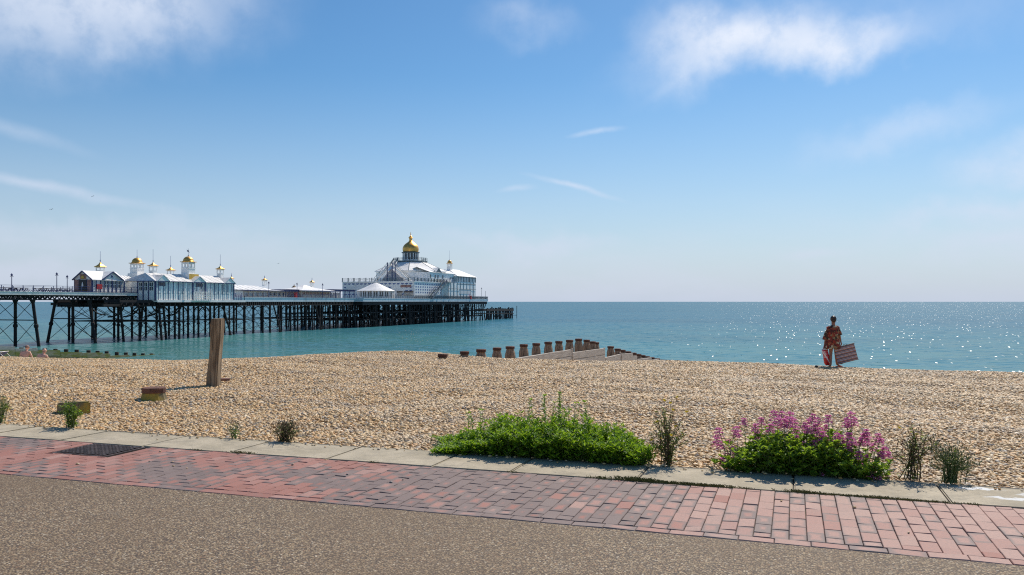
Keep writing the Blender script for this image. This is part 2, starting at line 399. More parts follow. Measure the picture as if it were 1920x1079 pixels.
# bed under the bricks and kerb
m, g, b = material('joint_sand'); p = g.pos()
c = g.mix(g.noise(p, 60, 3), (.035, .03, .027), (.12, .105, .085))
moss = g.range(g.noise(p, 1.6, 4), .55, .66)
c = g.mix(moss, c, (.05, .055, .02)); g.put(b.inputs['Base Color'], c); b.inputs['Roughness'].default_value = .95
mb = MB(); mb.add([(-60, V_PATH, -.012), (60, V_PATH, -.012), (60, V_BEACH + .1, -.012), (-60, V_BEACH + .1, -.012)], [(0, 1, 2, 3)])
tag(mb.build('paving_bed', m, fix=False), kind='structure')

# brick paving, every block a bevelled brick with its own tint
m, g, b = material('brick_paver')
ca = g.new('ShaderNodeVertexColor', layer_name='tone'); s1 = g.new('ShaderNodeSeparateColor'); g.put(s1.inputs[0], ca.outputs[0])
uv = g.new('ShaderNodeUVMap', uv_map='uv').outputs[0]; p = g.pos()
red = g.ramp(s1.outputs[0], [(0., (.30, .12, .085)), (.4, (.37, .15, .11)), (.7, (.42, .225, .18)), (1., (.46, .28, .225))])
grey = g.mix(s1.outputs[0], (.15, .12, .11), (.21, .165, .15))
um = g.new('ShaderNodeSeparateXYZ'); g.put(um.inputs[0], g.vmath('SUBTRACT', uv, (.5, .5, 0)))
un = g.noise(p, 14, 3)
ed = g.math('ADD', g.math('MAXIMUM', g.math('ABSOLUTE', um.outputs[0]), g.math('ABSOLUTE', um.outputs[1])), g.math('MULTIPLY', g.math('SUBTRACT', un, .5), .35))
thr = g.math('SUBTRACT', .62, g.math('MULTIPLY', s1.outputs[1], .72))
gf = g.range(g.math('SUBTRACT', ed, thr), -.12, .14)
c = g.mix(g.math('MULTIPLY', gf, .88), red, grey)
c = g.mix(g.range(g.noise(p, 55, 4), .35, .7, 0, .35), c, (.19, .15, .14))
c = g.mix(g.range(g.noise(p, 1.3, 5, .65), .5, .75, 0, .35), c, (.30, .23, .20))
g.put(b.inputs['Base Color'], c); b.inputs['Roughness'].default_value = .75
g.put(b.inputs['Normal'], g.bump(g.noise(p, 180, 3), .35, .004))
V, Fc, UVs, TN = [], [], [], []
def brick(x0, x1, y0, y1):
    zt = random.gauss(0, .0011); gp = .0014 + abs(random.gauss(0, .0006)); bv = .003
    xm, ym = (x0 + x1) / 2, (y0 + y1) / 2
    gr = interp(xm + .9 * (ym - 5.8) * .0, [-14, -8, -5.5, -3.4, -2.6, -.95, -.6, 2, 4], [.10, .14, .2, .5, .72, .74, .16, .1, .12])
    gr += (.42 if xm < -3.2 else .2) * (math.sin(xm * 1.7 + 2 * math.sin(ym * 1.6)) * math.sin(ym * 2.6 + xm * .7) + .6 * math.sin(xm * 4.1 + ym * 5)) + random.gauss(0, .15)
    tone = min(1, max(0, interp(xm, [-12, -4, -1.2, -.5, 3], [.42, .38, .5, .82, .9]) + random.gauss(0, .16)))
    x0 += gp; x1 -= gp; y0 += gp; y1 -= gp; k = len(V); t = random.gauss(0, .0012); u_ = random.gauss(0, .0012)
    for q, z in ((0, -.02), (0, -.004 + zt), (bv, zt)):
        for a, bb in ((x0 + q, y0 + q), (x1 - q, y0 + q), (x1 - q, y1 - q), (x0 + q, y1 - q)):
            V.append((a, bb, z + (t * (1 if a > xm else -1) + u_ * (1 if bb > ym else -1) if z > -.015 else 0)))
    fs = [(k + 8, k + 9, k + 10, k + 11)]
    for lv in (0, 4):
        for i in range(4):
            j = (i + 1) % 4; fs.append((k + lv + i, k + lv + j, k + lv + 4 + j, k + lv + 4 + i))
    for fc in fs:
        Fc.append(fc)
        for vi in fc:
            vx = V[vi]; UVs.append(((vx[0] - x0) / (x1 - x0), (vx[1] - y0) / (y1 - y0))); TN.append((tone, min(1, max(0, gr)), 0, 1))
cov = (-6.60, -5.97, 5.96, 6.47)
x = -17.0; ci = 0
while x < 4.6:
    y = V_PATH + .105 + (0 if ci % 2 else -.1)
    while y < V_KERB - .02:
        y0 = max(y, V_PATH + .105); y1 = min(y + .205, V_KERB - .012); a, bb = x, x + .1035
        y += .205
        if y1 - y0 < .03: continue
        if bb > cov[0] and a < cov[1] and y1 > cov[2] and y0 < cov[3]:
            if y0 < cov[2] - .03: brick(a, bb, y0, cov[2] - .004)
            continue
        brick(a, bb, y0, y1)
    x += .1035; ci += 1
x = -17.0
while x < 4.6: brick(x, x + .206, V_PATH + .004, V_PATH + .103); x += .206
me = bpy.data.meshes.new('paving'); me.from_pydata(V, [], Fc)
ul = me.uv_layers.new(name='uv'); ul.data.foreach_set('uv', np.array(UVs, 'f').ravel())
cl_ = me.color_attributes.new('tone', 'FLOAT_COLOR', 'CORNER'); cl_.data.foreach_set('color', np.array(TN, 'f').ravel())
me.materials.append(m); me.update(); o = bpy.data.objects.new('brick_pavement', me); col.objects.link(o); tag(o, kind='structure')

# concrete edging slabs
m, g, b = material('concrete'); p = g.pos()
c = g.mix(g.range(g.noise(p, 2.2, 6, .7), .3, .7), (.37, .315, .215), (.53, .455, .33))
c = g.mix(g.range(g.noise(p, 90, 3), .45, .7, 0, .5), c, (.24, .22, .18))
c = g.mix(g.range(g.noise(p, 4.2, 6, .75), .46, .66, 0, .55), c, (.25, .22, .165))
c = g.mix(g.range(g.noise(g.mapping(p, (1, 3, 1)), 9, 5, .75), .58, .7, 0, .75), c, (.13, .12, .09))
sy = g.new('ShaderNodeSeparateXYZ'); g.put(sy.inputs[0], p)
ea = g.math('ADD', sy.outputs[1], g.math('MULTIPLY', g.noise(p, 5, 4), .16))
c = g.mix(g.range(ea, V_BEACH + .0, V_BEACH + .1, 0, .6), c, (.16, .15, .10))
# white paint splashes near the right end
pd = g.vmath('ADD', p, sc_v(g.vmath('SUBTRACT', g.noisec(p, 13, 5), (.5, .5, .5)), .22))
for cx_, cy_, rx_, ry_, k_ in ((1.33, 7.06, .17, .05, .9), (1.50, 6.78, .22, .055, .8), (1.72, 6.95, .18, .08, .7)):
    n_ = g.new('ShaderNodeVectorMath', operation='LENGTH'); g.put(n_.inputs[0], g.mapping(g.vmath('SUBTRACT', pd, (cx_, cy_, 0)), (1 / rx_, 1 / ry_, 0)))
    c = g.mix(g.range(n_.outputs['Value'], 1.05, .55, 0, k_), c, (.78, .80, .80))
g.put(b.inputs['Base Color'], c); b.inputs['Roughness'].default_value = .85
g.put(b.inputs['Normal'], g.bump(g.math('ADD', g.noise(p, 120, 4), g.noise(p, 14, 4)), .45, .006))
mb = MB(); js = [-19.6, -18.5, -17.4, -16.4, -15.3, -14.2, -13.1, -12.1, -11., -10., -8.95, -8.1, -7.1, -6.05, -5.02, -3.98, -2.94, -2.23, -1.18, 0., 1.05, 2.1, 3.2, 4.3, 5.4]
for a, bb in zip(js, js[1:]):
    dz = random.gauss(0, .002)
    mb.box(a + .006, bb - .006, V_KERB, V_BEACH + random.uniform(-.012, .02), -.1, .005 + dz)
tag(mb.build('kerb', m, bevel=.009), kind='structure')

# moss and small grass in the joint between bricks and kerb
m, g, b = material('moss'); p = g.pos(); g.put(b.inputs['Base Color'], g.mix(g.noise(p, 30, 2), (.09, .11, .02), (.26, .23, .08))); b.inputs['Roughness'].default_value = .9
mb = MB()
def tuft(x, y, n, h, spread):
    for _ in range(n):
        a = random.gauss(x, spread); bb = y + random.gauss(0, .008); t = random.uniform(0, 6.28); l = h * random.uniform(.4, 1)
        dx, dy = math.cos(t) * l * .8, math.sin(t) * l * .7; wd = .0016
        mb.add([(a - wd, bb, .002), (a + wd, bb, .0), (a + dx * .5 + wd * .6, bb + dy * .5, l * .7), (a + dx, bb + dy, l * .8)], [(0, 1, 2), (0, 2, 3)])
for px, n, h in ((455, 60, .03), (370, 25, .02), (1127, 60, .03), (1190, 140, .045), (1215, 120, .035), (1250, 130, .03), (1290, 130, .028), (1325, 110, .028), (1350, 110, .028),
              (1400, 20, .02), (1500, 110, .03), (1530, 70, .02), (1570, 90, .02), (1610, 70, .02), (1650, 110, .025), (1700, 90, .02), (1750, 90, .02), (1820, 40, .02), (960, 20, .02), (700, 20, .02)):
    tuft(on_y(px, V_KERB).x, V_KERB - .006, n * 2, h, .07 if n > 40 else .03)
tag(mb.build('joint_moss', m, fix=False), kind='stuff')

# cast iron drain cover with raised tread
m = paint('worn cast iron', (.12, .085, .07), .5, metal=.4, var=.3, scale=8)
dc = empty('drain_cover', ((cov[0] + cov[1]) / 2, (cov[2] + cov[3]) / 2, 0), 'dark iron drain cover with raised tread set in the red bricks', 'drain cover')
fr = MB(); x0, x1, y0, y1 = cov
for a in ((x0, x1, y0, y0 + .02), (x0, x1, y1 - .02, y1), (x0, x0 + .02, y0 + .02, y1 - .02), (x1 - .02, x1, y0 + .02, y1 - .02)): fr.box(*a, -.02, .003)
fr.build('frame', m, dc)
pl = MB(); pl.box(x0 + .024, x1 - .024, y0 + .024, y1 - .024, -.02, -.006)
for i in range(13):
    for j in range(11):
        cx_, cy_ = x0 + .05 + i * .0445, y0 + .045 + j * .042
        if (i + j) % 2: pl.box(cx_ - .018, cx_ + .018, cy_ - .009, cy_ + .009, -.008, .010)
        else: pl.box(cx_ - .009, cx_ + .009, cy_ - .018, cy_ + .018, -.008, .010)
pl.build('tread_plate', m, dc)

# ------------------------------------------------------------------ sea
def sc_m(g, v, k):
    n = g.new('ShaderNodeVectorMath', operation='SCALE'); g.put(n.inputs[0], v); g.put(n.inputs['Scale'], k); return n.outputs[0]
m, g, b = material('sea'); p = g.pos(); sy = g.new('ShaderNodeSeparateXYZ'); g.put(sy.inputs[0], p)
cd = g.new('ShaderNodeCameraData') if False else None
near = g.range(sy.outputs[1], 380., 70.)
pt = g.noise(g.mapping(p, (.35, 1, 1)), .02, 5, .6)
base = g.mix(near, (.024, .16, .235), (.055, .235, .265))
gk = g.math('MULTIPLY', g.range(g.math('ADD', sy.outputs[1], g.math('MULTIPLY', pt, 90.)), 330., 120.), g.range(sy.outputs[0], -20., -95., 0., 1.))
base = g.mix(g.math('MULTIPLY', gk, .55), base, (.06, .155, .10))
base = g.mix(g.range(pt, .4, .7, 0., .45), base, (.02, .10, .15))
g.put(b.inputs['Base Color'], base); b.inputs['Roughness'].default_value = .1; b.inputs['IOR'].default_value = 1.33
b.inputs['Specular IOR Level'].default_value = .27
def slope(scale, mp, amp, rot=0., detail=2):
    return sc_v(g.vmath('SUBTRACT', g.noisec(g.mapping(p, mp, (0, 0, rot)), scale, detail), (.5, .5, .5)), amp)
sl = g.vmath('ADD', g.vmath('ADD', slope(.35, (.4, 1, 1), .42, .2), slope(1.1, (.38, 1, 1), 1.15, -.2, 4)), slope(.09, (.5, .6, 1), .16, .1))
vc = g.voro(g.mapping(p, (4.2, .5, 0), (0, 0, 0)), 1.)
vs_ = g.new('ShaderNodeSeparateColor'); g.put(vs_.inputs[0], vc.outputs['Color'])
spk = g.math('MULTIPLY', g.math('GREATER_THAN', vs_.outputs[2], .966), g.math('LESS_THAN', vc.outputs['Distance'], .34))
st_ = g.new('ShaderNodeCombineXYZ'); g.put(st_.inputs[0], g.math('MULTIPLY', g.math('SUBTRACT', vs_.outputs[0], .5), .5)); g.put(st_.inputs[1], g.math('MULTIPLY_ADD', vs_.outputs[1], -.18, -.36))
sl = g.vmath('ADD', sc_m(g, sl, g.math('SUBTRACT', 1., g.math('MULTIPLY', spk, .9))), sc_m(g, st_.outputs[0], spk))
g.put(b.inputs['Roughness'], g.math('MULTIPLY_ADD', spk, .13, .1))
sl = g.vmath('ADD', g.vmath('MULTIPLY', sl, (1., 1., 0.)), (0, 0, 1))
nm = g.vmath('NORMALIZE', sl)
g.put(b.inputs['Normal'], nm)
b.inputs['Specular IOR Level'].default_value = 0.
gls = g.new('ShaderNodeBsdfGlossy'); g.put(gls.inputs['Normal'], nm); g.put(gls.inputs['Roughness'], g.math('MULTIPLY_ADD', spk, .13, .14))
fr_ = g.new('ShaderNodeFresnel'); fr_.inputs['IOR'].default_value = 1.33; g.put(fr_.inputs['Normal'], nm)
fac = g.math('ADD', g.math('MINIMUM', g.math('MULTIPLY', fr_.outputs[0], .8), .36), g.math('MULTIPLY', spk, .0))
mxs = g.new('ShaderNodeMixShader'); g.put(mxs.inputs[0], fac); g.l.new(b.outputs[0], mxs.inputs[1]); g.l.new(gls.outputs[0], mxs.inputs[2])
g.l.new(mxs.outputs[0], [n_ for n_ in m.node_tree.nodes if n_.type == 'OUTPUT_MATERIAL'][0].inputs[0])
mb = MB(); mb.add([(-40000, 40, SEA), (40000, 40, SEA), (40000, 60000, SEA), (-40000, 60000, SEA)], [(0, 1, 2, 3)])
tag(mb.build('sea', m, fix=False), kind='structure')

# ------------------------------------------------------------------ the pier: runs out to sea along Y, its near side is the plane x = NX
NX = -128.0
def vx(px, x=NX): return on_x(px, x).y          # distance out along the pier of a point on its near side
def ux(px, y): return on_y(px, y).x
pier = empty('pier', (NX - 5, 112, SEA), 'long iron pleasure pier on dark criss-cross piles running out to sea', 'pier')
Y0, YN, YH = 70., 137., 335.5
def zdeck(y): return interp(y, [0, 128, 165, 400], [3.12, 3.12, 2.42, 2.42])
# decks
mb = MB()
mb.box(NX - 10, NX - .12, Y0, YN, 2.78, 3.1); mb.build('neck_deck', M['deck'], pier)
mb = MB(); mb.box(NX - 16, NX - .4, YN, 163, 1.55, 1.9); mb.build('landing_deck', M['deck'], pier)
mb = MB(); mb.box(NX - 14, NX - .12, 163, 226, 1.75, 2.4); mb.build('middle_deck', M['deck'], pier)
mb = MB(); mb.box(NX - 30, NX + 2.7, 226, YH, 1.78, 2.405); mb.build('head_deck', M['deck'], pier)
# fascias
mb = MB(); mb.box(NX - .12, NX, Y0, YN + .5, 2.62, 3.14); mb.box(NX, NX + .05, Y0, YN, 2.62, 2.74); mb.box(NX - .05, NX + .08, Y0, YN, 3.14, 3.2)
mb.build('neck_fascia', M['fascia'], pier)
mb = MB(); mb.box(NX - .12, NX, 165.5, 226, 1.4, 2.5); mb.box(NX, NX + .1, 165.5, 226, 2.4, 2.52); mb.build('middle_fascia', M['bluefascia'], pier)
mb = MB()
mb.box(NX + 2.7, NX + 2.82, 226, YH, 1.45, 2.45); mb.box(NX, NX + 2.82, 225.88, 226, 1.45, 2.45); mb.box(NX + 2.82, NX + 2.9, 226, YH, 2.32, 2.5); mb.box(NX - 30, NX + 2.82, YH, YH + .12, 1.45, 2.45)
mb.build('head_fascia', M['bluefascia'], pier)
mb = MB(); mb.box(NX - 2, NX + 4.6, 136.9, 163.2, 1.35, 1.62); mb.box(NX + 4.6, NX + 4.72, 136.9, 165.6, 1.3, 1.75); mb.box(NX - .3, NX + 4.6, 163.2, 165.6, 1.4, 1.75)
mb.build('landing_fascia', M['palewall'], pier)

# lattice girders under the decks
def lattice(mb, x, y0, y1, z0, z1, n, w=.14, web=.16):
    mb.bar((x, y0, z1 - w / 2), (x, y1, z1 - w / 2), .2, w * 1.4); mb.bar((x, y0, z0 + w / 2), (x, y1, z0 + w / 2), .2, w * 1.3)
    for i in range(n):
        a, b_ = y0 + (y1 - y0) * i / n, y0 + (y1 - y0) * (i + 1) / n; m_ = (a + b_) / 2
        mb.bar((x, a, z0 + w), (x, m_, z1 - w), web, .12); mb.bar((x, m_, z1 - w), (x, b_, z0 + w), web, .12)
mb = MB()
for x in (NX - .3, NX - 5, NX - 9.7): lattice(mb, x, Y0, YN, 1.72, 2.62, 62)
for y in np.arange(Y0 + 1, YN, 2.1): mb.bar((NX - .2, y, 2.5), (NX - 9.8, y, 2.5), .16, .25)
mb.build('neck_girder', M['darkiron'], pier)
mb = MB()
for x in (NX + 3.5, NX - .3, NX - 7, NX - 13): lattice(mb, x, 128, 165, .45, 1.34, 34, .18, .2); mb.box(x - .12, x + .12, 128, 137, 1.34, 1.75)
for y in np.arange(129, 165, 1.5): mb.bar((NX + 4.3, y, .95), (NX - 15, y, .95), .2, .5)
mb.build('landing_girder', M['darkiron'], pier)
mb = MB()
for x in (NX - .3, NX - 6, NX - 12):
    mb.box(x - .1, x + .1, 163, 226, .6, 1.4)
for y in np.arange(163.5, 226, .85): mb.box(NX - .2, NX + .02, y, y + .3, .45, 1.38)
mb.bar((NX - .1, 163, .5), (NX - .1, 226, .5), .3, .2)
mb.build('middle_girder', M['darkiron'], pier)
mb = MB()
for x in (NX + 2.4, NX - 4, NX - 12, NX - 20, NX - 28): mb.box(x - .15, x + .15, 226, YH - .5, .35, 1.44)
for y in np.arange(226.5, YH, 4.2): mb.box(NX - 28, NX + 2.2, y, y + .25, .35, 1.4)
mb.build('head_girder', M['darkiron'], pier)

def pile(x, y, ztop, rake=(0, 0), r=.26, base=-.6, cap=True, name='pile'):
    zb = SEA + base; dx, dy = rake
    mb = MB(); h = ztop - zb
    zs = [0, .3, .31, .42, .43, .97, 1] ; rs = [r * 1.05, r, r * 1.5, r * 1.5, r, r, r * (2.0 if cap else 1)]
    mb.tube([(x + dx * (1 - t), y + dy * (1 - t), zb + h * t) for t in (0, .44, .45, .5, .51, .93, 1)], [r * 1.05, r, r * 1.45, r * 1.45, r, r, r * (1.9 if cap else 1)], 8)
    return mb.build(name, M['iron'], pier, smooth=False)
def braces(mb, p0, p1, za, zm, zb, t=.07, hor=.14):
    """two tiers of crossed tie rods between two pile lines p0 and p1 given at the bottom and the top"""
    (b0, t0), (b1, t1) = p0, p1
    def L(b_, t_, z): k = (z - za) / (zb - za); return Vector((b_[0] + (t_[0] - b_[0]) * k, b_[1] + (t_[1] - b_[1]) * k, z))
    for lo, hi in ((za + .3, zm - .1), (zm + .1, zb - .1)):
        mb.bar(L(b0, t0, lo), L(b1, t1, hi), t); mb.bar(L(b1, t1, lo), L(b0, t0, hi), t)
    mb.bar(L(b0, t0, zm), L(b1, t1, zm), hor, hor * 1.3)
# neck: rows of three piles across the pier
mid = -1.9
prev = None
for y in (74.6, 87.2, 99.8, 112.4, 125.):
    pl_ = [((NX + .7, y), (NX - .9, y)), ((NX - 5, y), (NX - 5, y)), ((NX - 11.6, y), (NX - 9.4, y))]
    for (bx, by), (tx_, ty_) in pl_: pile(tx_, ty_, 1.75, (bx - tx_, 0), .27)
    for q in (0, 1): mb = MB(); braces(mb, pl_[q], pl_[q + 1], SEA, mid, 1.6); mb.build('cross_brace', M['iron'], pier)
# landing stage part: rows of five
rows = [132.5, 138.5, 144.5]
px_ = [NX + 3.6, NX - .6, NX - 7, NX - 14]
for i, y in enumerate(rows):
    for j, x in enumerate(px_):
        if i == 0 and j == 0: continue
        pile(x, y, .5, (.8 if j == 0 and i % 2 else 0, (-.9 if i % 2 else .9) if j == 1 else 0), .24)
    for j in range(3):
        if i == 0 and j == 0: continue
        mb = MB(); braces(mb, ((px_[j], y), (px_[j], y)), ((px_[j + 1], y), (px_[j + 1], y)), SEA, -2.6, .4); mb.build('cross_brace', M['iron'], pier)
    if i:
        for j in (0, 1, 3): mb = MB(); braces(mb, ((px_[j], rows[i - 1]), (px_[j], rows[i - 1])), ((px_[j], y), (px_[j], y)), SEA, -2.6, .4, .06); mb.build('cross_brace', M['iron'], pier)
# curved brackets under the landing deck
for y in (128.5, 132.5, 138.5, 144.5):
    mb = MB(); pts = [(NX + .2 + 4.0 * math.sin(t), y, -1.6 + 2.5 * (1 - math.cos(t))) for t in np.linspace(0, 1.5, 7)]
    mb.tube(pts, .16, 6)
    mb.tube([(NX - .5, y - 3.6 * math.sin(t), -1.2 + 2.4 * (1 - math.cos(t))) for t in np.linspace(0, 1.5, 7)], .14, 6)
    mb.build('bracket', M['iron'], pier)
mb = MB(); mb.box(NX + 3.2, NX + 3.6, 124, 130, .5, .95); mb.box(NX - 14, NX + 3.6, 129.6, 130.0, .35, .95)
mb.build('cross_beam', M['iron'], pier)
# middle part: arched bays and raked pairs
def arch(mb, x, y0, y1, z, r=.13):
    ym, hw = (y0 + y1) / 2, (y1 - y0) / 2
    mb.tube([(x, ym - hw * math.cos(t), z + hw * 1.05 * math.sin(t)) for t in np.linspace(0, math.pi, 11)], r, 6)
for v0 in (148., 168.2, 187.9, 207.8):
    for x in (NX - .6, NX - 12.4):
        for a in (0, 4.2, 7.6, 11.6):
            pile(x, v0 + a, .5, (0, 0), .23, cap=False)
        for a, rk in ((14.2, -1.7), (15.6, 1.7), (18.0, -1.5)) if x > NX - 3 else ((16., 1.5),):
            if v0 + a < 226: pile(x + .4, v0 + a, .5, (1.2 if x > NX - 3 else -1.2, rk), .2, cap=False)
        for a, b_ in ((0, 4.2), (7.6, 11.6)):
            mb = MB(); arch(mb, x, v0 + a, v0 + b_, -1.9); mb.box(x - .14, x + .14, v0 + a - .3, v0 + a + .3, -2.7, -1.8); mb.box(x - .14, x + .14, v0 + b_ - .3, v0 + b_ + .3, -2.7, -1.8)
            mb.build('iron_arch', M['iron'], pier)
        for a, b_ in ((0, 4.2), (4.2, 7.6), (7.6, 11.6), (11.6, 15), (15, 20.1)):
            mb = MB(); braces(mb, ((x, v0 + a),) * 2, ((x, v0 + b_),) * 2, SEA, -3.0, .3, .05, .11); mb.build('cross_brace', M['iron'], pier)
    for a in (0, 7.6): mb = MB(); braces(mb, ((NX - .6, v0 + a),) * 2, ((NX - 12.4, v0 + a),) * 2, SEA, -3.0, .3, .07); mb.build('cross_brace', M['iron'], pier)
# head: a forest of timber and iron piles
mb = MB(); random.seed(11)
ys_ = list(np.arange(227.5, YH - 1, 4.3))
for i, y in enumerate(ys_):
    for j, x in enumerate(np.arange(NX - 29, NX + 2.5, 4.4)):
        rx, ry = random.gauss(0, .3), random.gauss(0, .35); r = random.choice((.17, .22, .3, .2))
        if x > NX + 1: rx = abs(rx) + .2
        mb.tube([(x + rx, y + ry, SEA - .6), (x, y, .5)], [r * 1.1, r], 6)
        if j == 7 and random.random() < .8: mb.tube([(x + .3, y + 1.9, SEA - .6), (x + .2, y + 1.7 + random.gauss(0, .3), .5)], random.choice((.14, .2, .42)), 6)
    if random.random() < .35: mb.box(NX + .4, NX + 1.6, y - .6, y + 1.1, SEA - .6, .5)
for i, y in enumerate(ys_[:-1]):
    for x in (NX + 1.9, NX - 5, NX - 14, NX - 24):
        yb = ys_[i + 1]
        for zz in (-2.1, -4.3): mb.bar((x, y, zz + random.gauss(0, .15)), (x, yb, zz + random.gauss(0, .15)), .22, .34)
        if random.random() < .8: mb.bar((x, y, SEA + .4), (x, yb, -4.2), .15)
        if random.random() < .8: mb.bar((x, yb, -4.2), (x, y, -2.1), .13)
        if random.random() < .7: mb.bar((x, y, -2.1), (x, yb, .4), .13)
for i, y in enumerate(ys_):
    mb.bar((NX + 2, y, -2.3), (NX - 29, y, -2.3), .2, .3); mb.bar((NX + 2, y, -4.4), (NX - 29, y, -4.4), .2, .3)
    mb.bar((NX + 2, y, -4.4), (NX - 8, y, .3), .13); mb.bar((NX - 8, y, -4.4), (NX + 2, y, .3), .13)
o = mb.build('head_piles', M['iron'], pier); tag(o, kind='stuff')
for x in (NX + 2.2, NX - 6, NX - 14):      # flared brackets at the outer end
    mb = MB(); mb.bar((x, YH - 2.5, -1.2), (x, YH - .2, 1.4), .25); mb.bar((x, YH - 1.6, SEA - .5), (x, YH - 4.2, .5), .3)
    mb.build('end_bracket', M['iron'], pier)

# railings
def rail(mb, p, q, h=1.05, step=2., rails=(1., .55, .25), t=.05, infill=False):
    p, q = Vector(p), Vector(q); L_ = (q - p).length; n = max(1, round(L_ / step))
    for i in range(n + 1):
        a = p.lerp(q, i / n); mb.bar(a, a + Vector((0, 0, h)), t * 1.6)
        if infill and i < n:
            b_ = p.lerp(q, (i + 1) / n)
            mb.bar(a + Vector((0, 0, .1)), b_ + Vector((0, 0, h * .9)), t * .7); mb.bar(b_ + Vector((0, 0, .1)), a + Vector((0, 0, h * .9)), t * .7)
    for k in rails: mb.bar(p + Vector((0, 0, h * k)), q + Vector((0, 0, h * k)), t)
mb = MB(); rail(mb, (NX - .1, Y0, 3.2), (NX - .1, YN, 3.2), 1.1, 2.1, (1., .6, .12), .05); rail(mb, (NX - 9.8, Y0, 3.2), (NX - 9.8, YN, 3.2), 1.1, 2.1, (1., .6), .05)
for y in np.arange(Y0, YN, .35): mb.bar((NX - .1, y, 3.2), (NX - .1, y + .17, 3.45), .035); mb.bar((NX - .1, y + .17, 3.45), (NX - .1, y + .35, 3.2), .035)
mb.build('railing', M['blue'], pier)
mb = MB(); rail(mb, (NX - .1, 166, 2.5), (NX - .1, 226, 2.5), 1.0, 2.2, (1., .6, .1), .05); rail(mb, (NX + 4.5, 163.3, 1.75), (NX + 4.5, 165.5, 1.75), 1.1, 1.1); rail(mb, (NX, 165.5, 1.75), (NX + 4.5, 165.5, 1.75), 1.1, 1.1)
mb.build('railing', M['blue'], pier)
mb = MB(); rail(mb, (NX + 2.7, 226, 2.45), (NX + 2.7, YH, 2.45), 1.15, 1.7, (1., .7, .4, .1), .07); rail(mb, (NX + 2.7, YH, 2.45), (NX - 29, YH, 2.45), 1.15, 1.7, (1., .7, .4), .07)
for y in np.arange(262, YH - .6, .85): mb.bar((NX + 2.75, y, 2.5), (NX + 2.95, y + .7, 3.5), .16)
mb.build('railing', M['steel'], pier)

# lamp posts standing along the pier
def lamp(name, x, y, zb, h, label, cat='lamp post', m='blue', arms=True):
    r = empty(name, (x, y, zb), label, cat, 'lamp posts along the pier')
    mb = MB(); mb.lathe((x, y, zb), [(.16, 0), (.16, .35), (.10, .45), (.075, .6), (.06, h * .95)], 8); mb.build('post', M[m], r)
    if arms:
        mb = MB(); mb.bar((x - .35, y, zb + h * .94), (x + .35, y, zb + h * .94), .06); mb.bar((x, y - .35, zb + h * .94), (x, y + .35, zb + h * .94), .06); mb.build('arm', M[m], r)
        mb = MB(); mb.lathe((x, y, zb + h * .96), [(.05, 0), (.17, .1), (.2, .3), (.08, .42), (.02, .55)], 8); mb.build('lantern', M['blue'], r)
    return r
for px, x, pt_, lab in ((22, NX - 5, 517, 'navy lamp post on the pier deck nearest the left edge of the photo'),
                       (106.5, NX - 2, 515, 'tall navy lamp post, left one of the pair before the gabled kiosk'),
                       (126, NX - 7, 520, 'navy lamp post close to the left of the gabled kiosk, right one of the pair'),
                       (210, NX - .8, 519, 'navy lamp post standing in front of the gabled kiosk windows'),
                       (504, NX - 1, 531, 'lamp post in front of the long white roofed pavilion'),
                       (557, NX - 3, 533, 'lamp post between the long pavilion and the small pagoda pavilion'),
                       (605, NX - 1, 534, 'lamp post in front of the small pagoda pavilion roof')):
    y = vx(px, x); zb = zdeck(y) + .02
    lamp('lamp_post', x, y, zb, hgt(pt_, x, y) - zb, lab)
y = vx(903, NX + 1.6); lamp('lamp_post', NX + 1.6, y, 2.42, hgt(541, NX + 1.6, y) - 2.42, 'grey lamp post on the open deck right of the domed theatre', m='steel')
o = MB(); y = YH - .8; o.tube([(NX + 1.9, y, 2.42), (NX + 1.9, y, hgt(546, NX + 1.9, y))], .07, 6)
tag(o.build('mast', M['steel']), 'thin bare mast at the very end of the pier deck', 'mast')

# rows of picnic benches on the neck of the pier
bm_ = paint('bench timber', (.35, .25, .17), .7)
first = None
for k, px in enumerate((3, 13, 24, 35, 45, 70, 81, 93, 105, 118, 129)):
    x = NX - 2.2; y = vx(px, x); nm_ = 'leftmost' if k == 0 else ''
    side = 'left' if k < 5 else 'right'
    ords = ['first', 'second', 'third', 'fourth', 'fifth', 'sixth']
    lab = f'{ords[k if k < 5 else k - 5]} picnic bench from the left in the {side} row on the pier neck'
    if first is None:
        r = empty('picnic_bench', (x, y, 3.12), lab, 'picnic bench', 'picnic benches on the pier neck')
        mb = MB(); mb.box(x - .4, x + .4, y - .7, y + .7, 3.82, 3.90); mb.build('table_top', bm_, r)
        for s_ in (-1, 1):
            mb = MB(); mb.box(x + s_ * .65 - .14, x + s_ * .65 + .14, y - .7, y + .7, 3.53, 3.58); mb.build('seat', M['blue'], r)
        mb = MB()
        for yy in (y - .5, y + .5):
            mb.bar((x - .6, yy, 3.14), (x - .1, yy, 3.84), .08); mb.bar((x + .6, yy, 3.14), (x + .1, yy, 3.84), .08); mb.bar((x - .7, yy, 3.5), (x + .7, yy, 3.5), .07)
        mb.build('frame', M['blue'], r); first = r
    else:
        c_ = first.copy(); col.objects.link(c_); c_.location = (x, y, 3.12); c_['label'] = lab
        for ch in first.children: d_ = ch.copy(); col.objects.link(d_); d_.parent = c_

